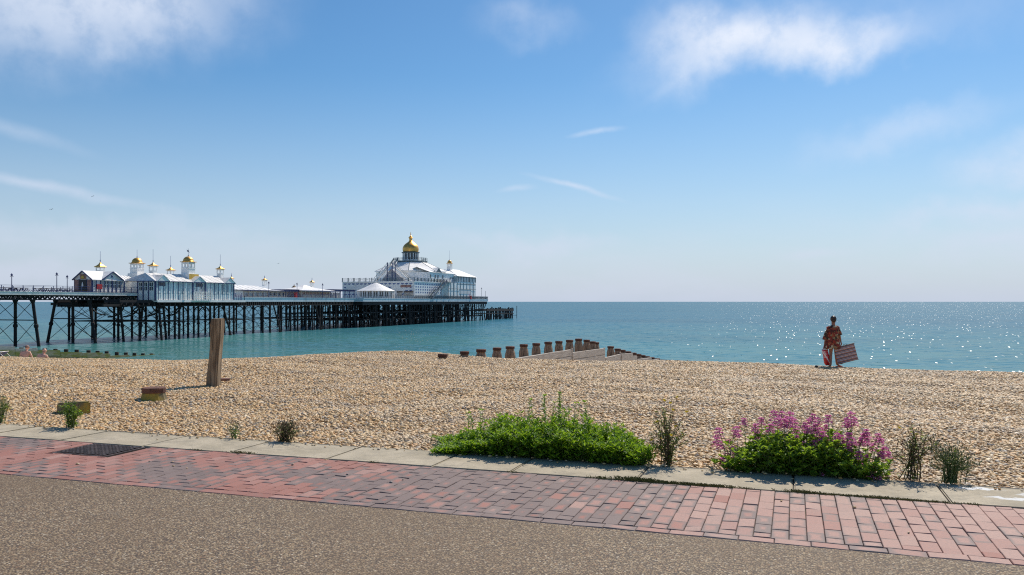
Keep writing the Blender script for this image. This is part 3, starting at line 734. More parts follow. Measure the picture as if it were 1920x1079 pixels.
# ------------------------------------------------------------------ kiosks and halls on the pier
def win(mb, plane, c, a0, a1, z0, z1, out=.03):
    if plane == 'x': mb.box(c, c + out, a0, a1, z0, z1)          # on a wall facing +X
    else: mb.box(a0, a1, c - out, c, z0, z1)                     # on a wall facing the shore
def window(parent, plane, c, a0, a1, z0, z1, nx=2, nz=2, fm='white', gm='glass', t=.08, name='window'):
    mb = MB(); f = .07
    win(mb, plane, c, a0, a1, z0, z0 + t, f); win(mb, plane, c, a0, a1, z1 - t, z1, f)
    for i in range(nx + 1):
        a = a0 + (a1 - a0 - t) * i / nx; win(mb, plane, c, a, a + t, z0 + t, z1 - t, f)
    for k in range(1, nz):
        z = z0 + (z1 - z0) * k / nz; win(mb, plane, c, a0 + t, a1 - t, z - t / 2, z + t / 2, f - .01)
    fr = mb.build(name, M[fm], parent)
    mb = MB(); win(mb, plane, c, a0 + .01, a1 - .01, z0 + .01, z1 - .01, .03); mb.build('pane', M[gm], fr)
    return fr
def gable_x(mb, x0, x1, y0, y1, z, rise, over=.25, th=.1):
    """roof with its ridge along X"""
    ym = (y0 + y1) / 2; s = rise / (ym - y0)
    for sg in (-1, 1):
        ye = ym + sg * (ym - y0 + over); ze = z - over * s
        mb.add([(x0, ym, z + rise), (x1, ym, z + rise), (x1, ye, ze), (x0, ye, ze), (x0, ym, z + rise + th), (x1, ym, z + rise + th), (x1, ye, ze + th), (x0, ye, ze + th)],
               [(0, 1, 2, 3), (4, 7, 6, 5), (0, 4, 5, 1), (1, 5, 6, 2), (2, 6, 7, 3), (3, 7, 4, 0)])
def gable_y(mb, x0, x1, y0, y1, z, rise, over=.25, th=.1):
    xm = (x0 + x1) / 2; s = rise / (xm - x0)
    for sg in (-1, 1):
        xe = xm + sg * (xm - x0 + over); ze = z - over * s
        mb.add([(xm, y0, z + rise), (xm, y1, z + rise), (xe, y1, ze), (xe, y0, ze), (xm, y0, z + rise + th), (xm, y1, z + rise + th), (xe, y1, ze + th), (xe, y0, ze + th)],
               [(0, 1, 2, 3), (4, 7, 6, 5), (0, 4, 5, 1), (1, 5, 6, 2), (2, 6, 7, 3), (3, 7, 4, 0)])
def ribs(mb, x0, z0, x1, z1, ys, t=.07):
    for y in ys: mb.bar((x0, y, z0), (x1, y, z1), t, .06)
def cupola(parent, px, x, wpx, ye, ya, ys_, yb, yp=None, wp=None, dome=False, goldside=False, vane=False, name='cupola'):
    """little roof turret; ye eave, ya apex, ys_ spire top, yb bottom of the open arches, yp foot of the plinth (all as sight heights)"""
    y = vx(px, x); k = Zof(x, y) / F; H = lambda q: hgt(q, x, y); s = wpx * k / 2 / 1.38 * (1.0)
    z_e, z_a, z_s, z_b = H(ye), H(ya), H(ys_), H(yb); z_p = H(yp) if yp else z_b - .1
    mb = MB(); bw = s * (.9 if dome else .76)
    if wp:
        pw_ = wp * k / 2 / 1.38; mb.add([(x + i * pw_, y + j * pw_, z_p) for i, j in ((-1, -1), (1, -1), (1, 1), (-1, 1))] + [(x + i * pw_ * .93, y + j * pw_ * .93, z_p + (z_b - z_p) * .5) for i, j in ((-1, -1), (1, -1), (1, 1), (-1, 1))],
               [(0, 1, 5, 4), (1, 2, 6, 5), (2, 3, 7, 6), (3, 0, 4, 7), (4, 5, 6, 7)])
        mb.box(x - bw, x + bw, y - bw, y + bw, z_p + (z_b - z_p) * .5 + .002, z_b)
    else: mb.box(x - bw, x + bw, y - bw, y + bw, z_p, z_b)
    mb.box(x - bw * 1.07, x + bw * 1.07, y - bw * 1.07, y + bw * 1.07, z_b, z_b + .08)
    c = mb.build(name, M['white'], parent)
    mb = MB(); t = .05 * s + .04
    for i in (-1, 0, 1):
        for j in (-1, 0, 1):
            if (i or j) and (dome or (i and j)): mb.box(x + i * bw * .9 - t, x + i * bw * .9 + t, y + j * bw * .9 - t, y + j * bw * .9 + t, z_b + .08, z_e - .08)
    hh = (z_e - z_b) * .28
    for sg in (-1, 1):
        mb.box(x - bw, x + bw, y + sg * bw * .9 - .04, y + sg * bw * .9 + .04, z_e - hh, z_e - .02); mb.box(x + sg * bw * .9 - .04, x + sg * bw * .9 + .04, y - bw * .85, y + bw * .85, z_e - hh, z_e - .02)
        if dome:
            mb.box(x - bw, x + bw, y + sg * bw * .9 - .04, y + sg * bw * .9 + .04, z_b + .08, z_b + .08 + hh * .8); mb.box(x + sg * bw * .9 - .04, x + sg * bw * .9 + .04, y - bw * .85, y + bw * .85, z_b + .08, z_b + .08 + hh * .8)
    mb.build('lantern', M['white'], c)
    mb = MB(); h = z_a - z_e; q = s * 1.08
    if dome:
        mb.box(x - q, x + q, y - q, y + q, z_e - .02, z_e + .12)
        rr_ = q * .93; mb.lathe((x, y, z_e + .12), [(rr_ * 1.12, 0), (rr_ * 1.1, h * .08), (rr_ * .98, h * .12)] + [(rr_ * .98 * math.cos(t), h * .12 + (h * .86) * math.sin(t)) for t in np.linspace(.15, 1.45, 7)] + [(.06, h)], 16)
        mb.build('dome', M['gold'], c, smooth=True)
    else:
        mb.lathe((x, y, z_e), [(q * 1.41, -.06), (q * 1.45, .04), (q * .85, h * .28), (q * .45, h * .5), (q * .18, h * .8), (.05, h)], 4, ph=.5)
        mb.build('pyramid_roof', M['gold'], c)
    mb = MB(); mb.lathe((x, y, z_a - .05), [(.09, 0), (.05, .15), (.12, .3), (.05, .45), (.035, .6), (.03, max(.7, z_s - z_a))], 6)
    if vane:
        mb.box(x - .03, x + .03, y - .35, y + .15, z_s - .75, z_s - .45); mb.bar((x, y - .5, z_s - .35), (x, y + .4, z_s - .9), .06)
    mb.build('spire', M['midblue' if not vane else 'blue'], c)
    if goldside:
        mb = MB(); pw_ = wp * k / 2 / 1.38; mb.add([(x + pw_ + .02, y - pw_, z_p), (x + pw_ + .02, y + pw_, z_p), (x + pw_ * .95 + .03, y + pw_ * .97, z_p + (z_b - z_p) * .5), (x + pw_ * .95 + .03, y - pw_ * .97, z_p + (z_b - z_p) * .5),
                                                   (x + pw_ - .1, y, z_p + .1)], [(0, 1, 2, 3), (0, 3, 4), (1, 4, 2)]); mb.build('gold_panel', M['goldpaint'], c)
    return c

# gabled kiosk on the neck
X1, X0 = NX - 2, NX - 6.4; y0, y1 = vx(172.5, X1), vx(233, X1)
zb, ze, zr = 3.11, hgt(523.5, X1, y0), hgt(508.5, X1 - 2, y0)
ki = empty('kiosk', ((X0 + X1) / 2, y0, zb), 'white gabled kiosk with navy trim and a brick red sign front on the pier neck', 'kiosk')
mb = MB(); mb.box(X0, X1, y0, y1, zb, ze)
ym = (y0 + y1) / 2
gw = (vx(228, X1) - vx(191, X1)) / 2; gc = (vx(228, X1) + vx(191, X1)) / 2
mb.prism([(X0, ze), (X1, ze), ((X0 + X1) / 2, zr - .05)], y0, y0 + .3, 'y')
mb.prism([(gc - gw, ze), (gc + gw, ze), (gc, zr - .1)], X1 - .3, X1, 'x')
mb.build('wall', M['palewall'], ki)
mb = MB(); gable_y(mb, X0, X1, y0 - .25, y1, ze, zr - ze, .3); gable_x(mb, (X0 + X1) / 2, X1 + .3, gc - gw, gc + gw, ze + .02, zr - ze - .05, .25)
rf = mb.build('roof', M['roof'], ki)
mb = MB()
xm = (X0 + X1) / 2
for sg in (-1, 1):
    mb.bar((xm, y0 - .3, zr), (xm + sg * (X1 - X0) / 2 + sg * .3, y0 - .3, ze - .15), .14, .2)
    mb.bar((X1 + .34, gc, zr - .05), (X1 + .34, gc + sg * gw + sg * .25, ze - .12), .14, .2)
mb.bar((X1 + .05, y0, ze - .05), (X1 + .05, y1, ze - .05), .1, .15)
mb.build('bargeboard', M['blue'], rf)
mb = MB()
for y in [y0 + (y1 - y0) * t for t in (0.01, .12, .25, .36, .5, .62, .75, .88, 1)]: mb.bar((X1 + .04, y, zb), (X1 + .04, y, ze), .14)
for x in (X0, X0 + 1.2, X1 - 1.2, X1): mb.bar((x, y0 - .04, zb), (x, y0 - .04, ze), .12)
mb.build('corner_post', M['blue'], ki)
mb = MB(); mb.box(X0 + .1, X0 + 1.1, y0 - .1, y0, zb + .1, ze - .1); mb.box(X1 - 1.1, X1 - .1, y0 - .1, y0, zb + .1, ze - .1); mb.box(xm - .75, xm + .75, y0 - .12, y0, ze, ze + 1.0); mb.build('brick_panel', M['brick'], ki)
mb = MB(); mb.box(xm - .95, xm + .95, y0 - .14, y0, zb + .5, ze - .1); sg_ = mb.build('sign_board', M['black'], ki)
mb = MB(); mb.lathe((xm, y0 - .2, zb + 1.2), [(.05, 0), (.22, .2), (.2, .5), (.1, .8), (.02, 1.0)], 8, sy=.3); mb.build('emblem', M['white'], sg_)
mb = MB(); mb.lathe((xm, y0 - .18, ze + .1), [(.42, 0), (.45, .25), (.3, .5), (.02, .62)], 10, sy=.2); mb.build('crest', M['goldpaint'], ki)
mb = MB(); mb.box(xm - 1.2, xm + 1.2, y0 - 1.6, y0 - .2, zb, zb + .25); mb.box(xm - 1.2, xm + 1.2, y0 - 1.1, y0 - .2, zb + .25, zb + .5); mb.build('step', M['brown'], ki)
seg = [y0 + (y1 - y0) * t for t in (.02, .12, .25, .36, .5, .62, .75, .88, .99)]
for i in range(8):
    if i == 1: continue
    window(ki, 'x', X1, seg[i] + .12, seg[i + 1] - .12, zb + 1.0, ze - .25, 2, 2)
    mb = MB(); win(mb, 'x', X1, seg[i] + .15, seg[i + 1] - .15, zb + .15, zb + .85, .05); mb.build('panel', M['white'], ki)
mb = MB(); mb.box(X1 + .3, X1 + .4, seg[1] - .1, seg[2] + .1, zb + .75, zb + 1.75)
tag(mb.build('banner', M['red']), 'red square banner hanging on the gabled kiosk side', 'banner')
cupola(ki, 188, NX - 8, 19, 501, 491, 471, 508, 516)

# low roofed link behind it
lk = empty('shelter', (NX - 7, vx(238, NX - 4), 3.1), 'low white roofed shelter joining the gabled kiosk and the glazed hall', 'shelter')
ya_, yb_ = vx(230, NX - 3), vx(258, NX - 3); mb = MB(); mb.box(NX - 8, NX - 3, ya_, 136.8, 3.1, hgt(529, NX - 3, ya_)); mb.box(NX - 8, NX - 3, 136.8, yb_, 1.9, hgt(529, NX - 3, ya_)); mb.build('wall', M['palewall'], lk)
mb = MB(); z_ = hgt(529, NX - 3, ya_); gable_y(mb, NX - 8, NX - 3, ya_, yb_, z_, 1.3, .3); mb.build('roof', M['roof'], lk)
mb = MB(); ribs(mb, NX - 5.5, z_ + 1.42, NX - 2.7, z_ - .02, np.arange(ya_, yb_, .9)); mb.build('roof_rib', M['greyroof'], lk)
window(lk, 'x', NX - 3, vx(247, NX - 3), vx(256, NX - 3), 3.4, z_ - .3, 3, 1, 'brown')
cupola(lk, 257, NX - 6, 26, 494.5, 484.5, 468, 505, 521, 33, dome=True)

# glazed hall standing out over the side of the pier
XH = NX + 4.4; h0, h1 = vx(291, XH), vx(437.5, XH); XB = ux(258, h0)
zb, ze = 1.64, hgt(527.5, XH, h0); zr = hgt(516, XH - 3.4, (h0 + h1) / 2); XM = XH - 3.6; XF = XH - 8.2
ha = empty('glazed_hall', ((XH + XB) / 2, (h0 + h1) / 2, zb), 'long pale glazed hall with navy glazing bars overhanging the near side of the pier', 'hall')
mb = MB(); mb.box(XF, XH, h0, h1, zb, ze); mb.build('wall', M['palewall'], ha)
mb = MB()
th = .1
for (xa, za, xb, zb_) in ((XM, zr, XH + .3, ze - .05), (XM, zr, XF - .3, ze - .05)):
    mb.add([(xa, h0 + 1.2, za), (xa, h1 - 1.5, za), (xb, h1 + .3, zb_), (xb, h0 - .3, zb_), (xa, h0 + 1.2, za + th), (xa, h1 - 1.5, za + th), (xb, h1 + .3, zb_ + th), (xb, h0 - .3, zb_ + th)],
           [(0, 1, 2, 3), (4, 7, 6, 5), (0, 4, 5, 1), (1, 5, 6, 2), (2, 6, 7, 3), (3, 7, 4, 0)])
mb.add([(XM, h1 - 1.5, zr + th), (XH + .3, h1 + .3, ze + .05), (XF - .3, h1 + .3, ze + .05)], [(0, 1, 2)])
mb.add([(XM, h0 + 1.2, zr + th), (XH + .3, h0 - .3, ze + .05), (XF - .3, h0 - .3, ze + .05)], [(0, 1, 2)])
rf = mb.build('roof', M['greyroof'], ha)
mb = MB(); ribs(mb, XM, zr + .11, XH + .3, ze + .06, np.arange(h0 + 1.5, h1, 1.9), .07); mb.build('roof_rib', M['greyroof'], rf)
# pagoda roof over the corner, small gables over the bays
mb = MB(); cxm = (XB + XH) / 2
mb.lathe((cxm, h0 + 2.3, ze), [(3.6, -.1), (3.6, .02), (2.2, .55), (1.2, 1.05), (.5, 1.35), (.05, 1.5)], 4, sx=.98, ph=.5)
mb.build('corner_roof', M['roof'], rf)
for i, (pa, pb) in enumerate(((292, 316), (360, 384), (419, 439))):
    a, b_ = vx(pa, XH), vx(pb, XH); mb = MB(); gable_x(mb, XM, XH + .45, a, b_, ze + .02, 1.25, .2); d = mb.build('dormer_roof', M['greyroof'], rf)
    mb = MB(); mb.prism([(a, ze), (b_, ze), ((a + b_) / 2, ze + 1.2)], XH + .1, XH + .35, 'x'); mb.build('gable', M['palewall'], rf)
mb = MB(); mb.bar((XH + .3, h0 - .3, ze), (XH + .3, h1 + .3, ze), .12, .18); mb.bar((XB, h0 - .3, ze), (XH + .3, h0 - .3, ze), .12, .18); mb.build('eaves_board', M['blue'], rf)
# glazing bays
ya = h0 + .15; n = 34; st = (h1 - h0 - .3) / n
gl = MB(); bars = MB(); pan = MB(); wt = MB()
for i in range(n):
    a = ya + i * st
    if i % 5 == 2: pan.box(XH, XH + .05, a, a + st, zb + .1, ze - .1)
    else:
        gl.box(XH, XH + .03, a, a + st, zb + 1.45, ze - .3)
    pan.box(XH, XH + .06, a + .1, a + st - .06, zb + 1.55, zb + 1.95) if i % 2 else None
    pan.box(XH, XH + .055, a + .06, a + st - .06, zb + .15, zb + 1.35)
    (bars if i % 2 else wt).box(XH + .01, XH + .11, a - .05, a + .04, zb, ze)
gl.build('glazing', M['paleglass'], ha); bars.build('glazing_bar', M['blue'], ha); wt.build('mullion', M['white'], ha); pan.build('panel', M['white'], ha)
mb = MB()
for px in (291.5, 361.5, 438, 384): y = vx(px, XH); mb.box(XH + .02, XH + .16, y - .12, y + .12, zb, ze)
for x in (XB + .1, XB + 1.5, XH - 1.6, XH): mb.box(x - .1, x + .08, h0 - .14, h0, zb, ze)
mb.build('corner_post', M['blue'], ha)
for a, b_ in ((XB + .4, XB + 1.3), (XB + 1.7, XH - 1.9), (XH - 1.5, XH - .4)):
    window(ha, 'y', h0, a, b_, zb + 2.0, ze - .2, 2, 2)
    mb = MB(); win(mb, 'y', h0, a, b_, zb + .2, zb + 1.8, .05); mb.build('panel', M['palewall'], ha)
for pa, pb in ((296, 309), (367, 379)):
    window(ha, 'x', XH + .09, vx(pa, XH), vx(pb, XH), ze - .95, ze - .2, 3, 1, 'blue')
cupola(ha, 287, XM - .6, 18.5, 499, 492, 467, 508.5, 517)
cupola(ha, 320, XM - 5.5, 16, 507, 501, 480, 515, 523)
cupola(ha, 353, XM + 1.0, 26.5, 492, 482, 466, 504, 525, 37, dome=True, goldside=True, vane=True)
cupola(ha, 413, XM + .4, 16, 505, 498.5, 477, 513.5, 521)
cupola(ha, 434, XM - 7.5, 9, 522.5, 518.5, 512, 526, 531)
# balcony of white boards on the side of the hall
a, b_ = vx(362, XH + .6), vx(394, XH + .6)
mb = MB(); mb.box(XH + .13, XH + .9, a, b_, zb - .02, zb + .1); rail(mb, (XH + .85, a, zb + .1), (XH + .85, b_, zb + .1), 1.8, .8, (1., .6, .3, .1), .1); mb.build('balcony', M['white'], ha)
mb = MB()
for px in (294.5, 347, 377, 396): y = vx(px, XH + .5); mb.box(XH + .3, XH + .45, y, y + .15, zb, zb + 2.6)
mb.build('white_post', M['white'], ha)

# long pavilion
XP = NX - 2.5; p0, p1 = vx(437, XP), vx(536, XP); zb = 2.42; ze = hgt(543.2, XP, p0); zr = hgt(533.5, XP - 3, p0)
pv = empty('long_pavilion', (XP - 3, (p0 + p1) / 2, zb), 'long low white roofed pavilion right of the glazed hall, open fronted with cream piers', 'pavilion')
M['cream'] = paint('cream paint', (.62, .55, .46), .6, dirt=(.4, .33, .25))
mb = MB(); mb.box(XP - 7, XP - .4, p0, p1, zb, ze); mb.box(XP - .4, XP, p0, vx(457, XP), zb, ze); mb.build('wall', M['white'], pv)
mb = MB(); xa = XP - 3.5
pm = vx(500, XP)
mb.add([(XP + .5, p0, ze), (XP + .5, p1 + .6, ze - .1), (XP - 7.5, p1 + .6, ze - .1), (XP - 7.5, p0, ze), (xa, p0, zr), (xa, pm, zr - .1), (xa, p1 - 1.5, ze + .25),
        (XP + .5, pm, ze)], [(0, 7, 5, 4), (7, 1, 6, 5), (1, 2, 6), (2, 3, 4, 5, 6), (3, 0, 4), (0, 3, 2, 1, 7)])
rf = mb.build('roof', M['roof'], pv)
mb = MB(); mb.bar((XP + .5, p0, ze - .1), (XP + .5, p1 + .6, ze - .16), .1, .22); mb.build('eaves_board', M['blue'], rf)
mb = MB(); ribs(mb, xa, zr + .01, XP + .5, ze + .02, np.arange(p0 + .8, pm, 2.4), .06); mb.build('roof_rib', M['white'], rf)
mb = MB(); nb = 9; q0 = vx(457, XP)
for i in range(nb + 1): y = q0 + (p1 - q0) * i / nb; mb.box(XP - .15, XP + .1, y - .16, y + .16, zb, ze - .25)
mb.box(XP - .1, XP + .08, q0, p1, ze - .42, ze - .22); mb.box(XP - .1, XP + .05, q0, p1, zb, zb + .5); mb.build('pier_front', M['cream'], pv)
for i in range(nb):
    y = q0 + (p1 - q0) * i / nb; yb_ = q0 + (p1 - q0) * (i + 1) / nb
    window(pv, 'x', XP - .38, y + .25, yb_ - .25, zb + .55, ze - .45, 2, 1, 'white', 'paleglass' if i < 5 else 'glass')
cupola(pv, 496, XP - 3.2, 11, 525.5, 521.5, 517, 534.5, 537)

# navy pergola screens either side of the small pavilion
def pergola(pa, pb, label):
    X = NX - 2; a, b_ = vx(pa, X), vx(pb, X); zt = hgt(546, X, (a + b_) / 2)
    r = empty('pergola', (X, (a + b_) / 2, 2.42), label, 'pergola', 'navy pergolas on the pier')
    mb = MB(); n = max(4, int((b_ - a) / 2.6))
    for i in range(n + 1):
        y = a + (b_ - a) * i / n; mb.bar((X, y, 2.42), (X, y, zt), .16); mb.bar((X - 5, y, 2.42), (X - 5, y, zt), .16)
    mb.build('post', M['blue'], r)
    mb = MB(); mb.bar((X, a - .4, zt), (X, b_ + .4, zt), .16, .3); mb.bar((X - 5, a - .4, zt), (X - 5, b_ + .4, zt), .16, .3)
    for y in np.arange(a, b_, .9): mb.bar((X + .7, y, zt + .3), (X - 5.7, y, zt + .3), .1, .28)
    mb.build('beam', M['blue'], r)
    mb = MB(); mb.box(X - 5.2, X - 5.15, a, b_, 2.5, zt - .4)
    mb.build('glass_screen', M['paleglass'], r)
    mb = MB()
    for y in np.arange(a + .3, b_, 1.1): mb.box(X - 5.1, X - 5.0, y, y + .25, 2.45, zt - .3)
    mb.build('screen_bar', M['white'], r)
pergola(536, 559, 'navy pergola with white screens left of the small pagoda pavilion')
pergola(620, 664, 'navy pergola with white screens between the pagoda pavilion and the domed theatre')
X = NX - 1.2; y = vx(554.5, X); mb = MB(); mb.box(X - .3, X + .3, y - .45, y + .45, 2.42, 2.55); mb.box(X - .25, X + .25, y - .4, y + .4, 2.55, 3.75); mb.box(X - .3, X + .3, y - .45, y + .45, 3.75, 3.9)
tag(mb.build('ticket_box', M['red']), 'small red box standing by the deck railing under the navy pergola', 'box')
X = NX - 8; y = vx(551.5, X); mb = MB(); mb.box(X - .6, X + .6, y - .6, y + .6, 2.42, hgt(541, X, y)); mb.lathe((X, y, hgt(541, X, y)), [(.9, 0), (.5, .5), (.12, .8), (.1, 1.1)], 8)
tag(mb.build('booth', M['brown']), 'small brown booth rising behind the left navy pergola', 'booth')

# small pagoda pavilion
XQ = NX - 2; a, b_ = vx(561, XQ), vx(622, XQ); zb, ze, zr = 2.42, hgt(544.8, XQ, a), hgt(537.5, XQ - 4, (a + b_) / 2)
sp_v = empty('pagoda_pavilion', (XQ - 4, (a + b_) / 2, zb), 'small pavilion with a flared white roof, little gold capped turret and dark red windows', 'pavilion')
mb = MB(); mb.box(XQ - 8, XQ, a + 1, b_ - 1, zb, ze); mb.build('wall', M['cream'], sp_v)
mb = MB(); ym = (a + b_) / 2; q = (b_ - a) / 2
mb.lathe((XQ - 4, ym, ze), [(1.41 * (q + .5), -.05), (1.41 * (q + .5), .05), (q * .75, (zr - ze) * .5), (q * .35, (zr - ze) * .85), (.8, zr - ze + .4)], 4, sx=5.0 / (q + .5), ph=.5); rf = mb.build('roof', M['roof'], sp_v)
mb = MB(); mb.bar((XQ + 1.0, a, ze - .12), (XQ + 1.0, b_, ze - .12), .1, .22); mb.build('eaves_board', M['blue'], rf)
n = 8
for i in range(n):
    y = a + 1.3 + (b_ - a - 2.6) * i / n; yb_ = a + 1.3 + (b_ - a - 2.6) * (i + 1) / n
    window(sp_v, 'x', XQ, y + .12, yb_ - .12, zb + .9, ze - .35, 2, 1, 'cream', 'brick')
cupola(sp_v, 585, XQ - 4, 9.5, 529.5, 525, 521, 538, 542)

# round conical pavilion before the theatre
XC = -135.; yc = vx(705, XC); k = Zof(XC, yc) / F; rc = 38 * k; zb, ze, zr = 2.42, hgt(545.5, XC, yc - rc), hgt(530.5, XC, yc)
rc *= .93; cp_ = empty('round_pavilion', (XC, yc, zb), 'round pavilion with a conical white roof in front of the domed theatre', 'pavilion')
mb = MB(); mb.lathe((XC, yc, zb), [(rc * .93, 0), (rc * .93, ze - zb)], 24); mb.build('wall', M['cream'], cp_)
mb = MB(); mb.lathe((XC, yc, ze), [(rc, -.15), (rc * 1.02, 0), (rc * .6, (zr - ze) * .42), (rc * .25, (zr - ze) * .8), (.1, zr - ze)], 24); mb.build('roof', M['roof'], cp_)
mb = MB(); gl = MB()
for i in range(40):
    t = 2 * math.pi * i / 40; c_, s_ = math.cos(t), math.sin(t); r_ = rc * .95
    mb.bar((XC + r_ * c_, yc + r_ * s_, zb), (XC + r_ * c_, yc + r_ * s_, ze - .1), .22 if i % 2 else .5)
mb.lathe((XC, yc, zb), [(rc * .955, 0), (rc * .955, .7)], 24)
mb.build('column', M['white'], cp_)
gl.lathe((XC, yc, zb), [(rc * .938, .8), (rc * .938, ze - zb - .5)], 24); gl.build('glazing', M['glass'], cp_)

# ------------------------------------------------------------------ the domed theatre at the pier head
XT = NX + 1.0; t0 = vx(777, XT); XL = ux(642, t0); t1 = vx(838, XT); zd = 2.42; zt = hgt(528.6, XT, t0)
te = empty('domed_theatre', (-140, 290, zd), 'large white theatre with a great gold dome, outside stairs and terraces at the pier head', 'theatre')
mb = MB(); mb.box(XL, XT, t0, 322, zd, zt); mb.build('wall', M['white'], te)
mb = MB(); mb.box(XL - .2, XT + .2, t0 - .2, t1, zt, zt + .25); mb.build('parapet', M['white'], te)
mb = MB()      # louvres on the landward wall, four rows
for r_ in range(4):
    z = zt - .95 - r_ * 1.25
    for i in range(17):
        x = XL + .5 + i * (XT - XL - 1) / 17
        if (r_ in (1, 2) and (2 <= i <= 4 or 12 <= i <= 14)): continue
        mb.add([(x, t0 - .03, z + .5), (x + 1.3, t0 - .03, z + .5), (x + 1.3, t0 - .03, z + .25), (x + .55, t0 - .03, z - .05), (x, t0, z + .5), (x + 1.3, t0, z + .5), (x + 1.3, t0, z + .25), (x + .55, t0, z - .05)],
               [(0, 1, 2, 3), (0, 4, 5, 1), (1, 5, 6, 2), (2, 6, 7, 3), (3, 7, 4, 0)])
mb.build('louvre', M['midblue'], te)
mb = MB()
for i in range(12):
    for r_ in range(4):
        y = t0 + 1 + i * 1.95; z = zt - .95 - r_ * 1.0; mb.box(XT, XT + .03, y, y + .85, z, z + .45)
mb.build('vent_hole', M['midblue'], te)
mb = MB(); mb.box(XL + 1.5, XL + 7.5, t0 - .06, t0, zt - 2.6, zt - 1.4); mb.build('sign_board', M['palewall'], te)
mb = MB(); mb.box(ux(751, t0), ux(771, t0), t0 - .06, t0, hgt(539, XT, t0), hgt(534.5, XT, t0)); mb.build('brick_panel', M['brick'], te)
for pa, pb in ((744, 755), (757, 775)): window(te, 'y', t0, ux(pa, t0), ux(pb, t0), hgt(549, XT, t0), hgt(546, XT, t0), 4, 1, 'brown')
for pa, pb in ((745, 754), (757, 775)):
    mb = MB(); win(mb, 'y', t0, ux(pa, t0), ux(pb, t0), hgt(556, XT, t0), hgt(550, XT, t0), .05); mb.build('door', M['cream'], te)
mb = MB()      # terrace railing
rail(mb, (XL, t0, zt + .25), (XT, t0, zt + .25), 1.15, 2.3, (1., .5), .07, True)
rail(mb, (XT, t0, zt + .25), (XT, t1, zt + .25), 1.15, 2.4, (1., .5), .07, True)
for i in range(12): x = XL + (XT - XL) * i / 12; mb.box(x - .13, x + .13, t0 - .13, t0 + .13, zt + .25, zt + 1.55)
for i in range(11): y = t0 + (t1 - t0) * i / 10; mb.box(XT - .12, XT + .12, y - .12, y + .12, zt + .25, zt + 1.55)
mb.build('terrace_railing', M['steel'], te)
# octagonal upper storey, roof, look-out platform
XC, YC = -140., vx(770, -140.); kk = Zof(XC, YC) / F; H = lambda q: hgt(q, XC, YC)
zo, zp = H(510), H(492.5)
mb = MB(); mb.lathe((XC, YC, zt + .25), [(13.2, 0), (13.2, zo - zt - .25)], 8, ph=.5); mb.build('upper_storey', M['palewall'], te)
mb = MB(); mb.lathe((XC, YC, zo), [(13.8, -.15), (13.8, .1), (6.1, zp - zo)], 8, ph=.5); rf = mb.build('roof', M['roof'], te)
mb = MB()
for i in range(8):
    t = math.pi * 2 * (i + .5) / 8; c_, s_ = math.cos(t), math.sin(t); mb.bar((XC + 13.8 * c_, YC + 13.8 * s_, zo + .12), (XC + 6.1 * c_, YC + 6.1 * s_, zp + .02), .22, .12)
mb.build('hip_rib', M['steel'], rf)
mb = MB(); mb.lathe((XC, YC, zp), [(6.3, 0), (6.5, .25), (6.5, .4), (.5, .42)], 8, ph=.5); mb.build('platform', M['steel'], te)
mb = MB()
for i in range(8):
    t, t2 = math.pi * 2 * (i + .5) / 8, math.pi * 2 * (i + 1.5) / 8
    rail(mb, (XC + 6.3 * math.cos(t), YC + 6.3 * math.sin(t), zp + .4), (XC + 6.3 * math.cos(t2), YC + 6.3 * math.sin(t2), zp + .4), 1.3, 1.6, (1., .5, .1), .08)
mb.build('platform_railing', M['steel'], te)
mb = MB(); mb.lathe((XC, YC, zp + .4), [(2.75, 0), (2.75, H(474) - zp - .4)], 12); dr = mb.build('drum', M['glass'], te)
mb = MB()
for i in range(16):
    t = math.pi * 2 * i / 16; c_, s_ = 2.95 * math.cos(t), 2.95 * math.sin(t); mb.bar((XC + c_, YC + s_, zp + .4), (XC + c_, YC + s_, H(474)), .28)
mb.lathe((XC, YC, zp + .4), [(3.05, 0), (3.05, .7)], 16); mb.build('column', M['palewall'], dr)
mb = MB(); mb.lathe((XC, YC, H(474.6)), [(2.9, -.3), (3.5, 0), (3.5, .25), (3.0, .3)], 16); mb.build('cornice', M['steel'], dr)
mb = MB(); hD = H(452.5) - H(473.2); r_ = 3.0
mb.lathe((XC, YC, H(473.4)), [(r_ * k_, hD * z_) for k_, z_ in ((.97, 0), (1.0, .08), (1.03, .2), (1.04, .3), (1.02, .4), (.97, .5), (.89, .6), (.77, .7), (.62, .79), (.46, .87), (.32, .94), (.24, 1.0))], 32)
dm = mb.build('dome', M['gold'], te, smooth=True)
z0_ = H(453) - .1
mb = MB(); mb.lathe((XC, YC, z0_), [(.85, -.2), (.75, .2), (.6, .35), (.55, 1.1), (.8, 1.45), (.85, 1.6), (.6, 1.75), (.45, 2.05), (.12, 2.35), (.12, 2.9), (.2, 3.0), (.1, 3.15), (.03, H(435) - z0_)], 12); mb.build('finial', M['gold'], dm)
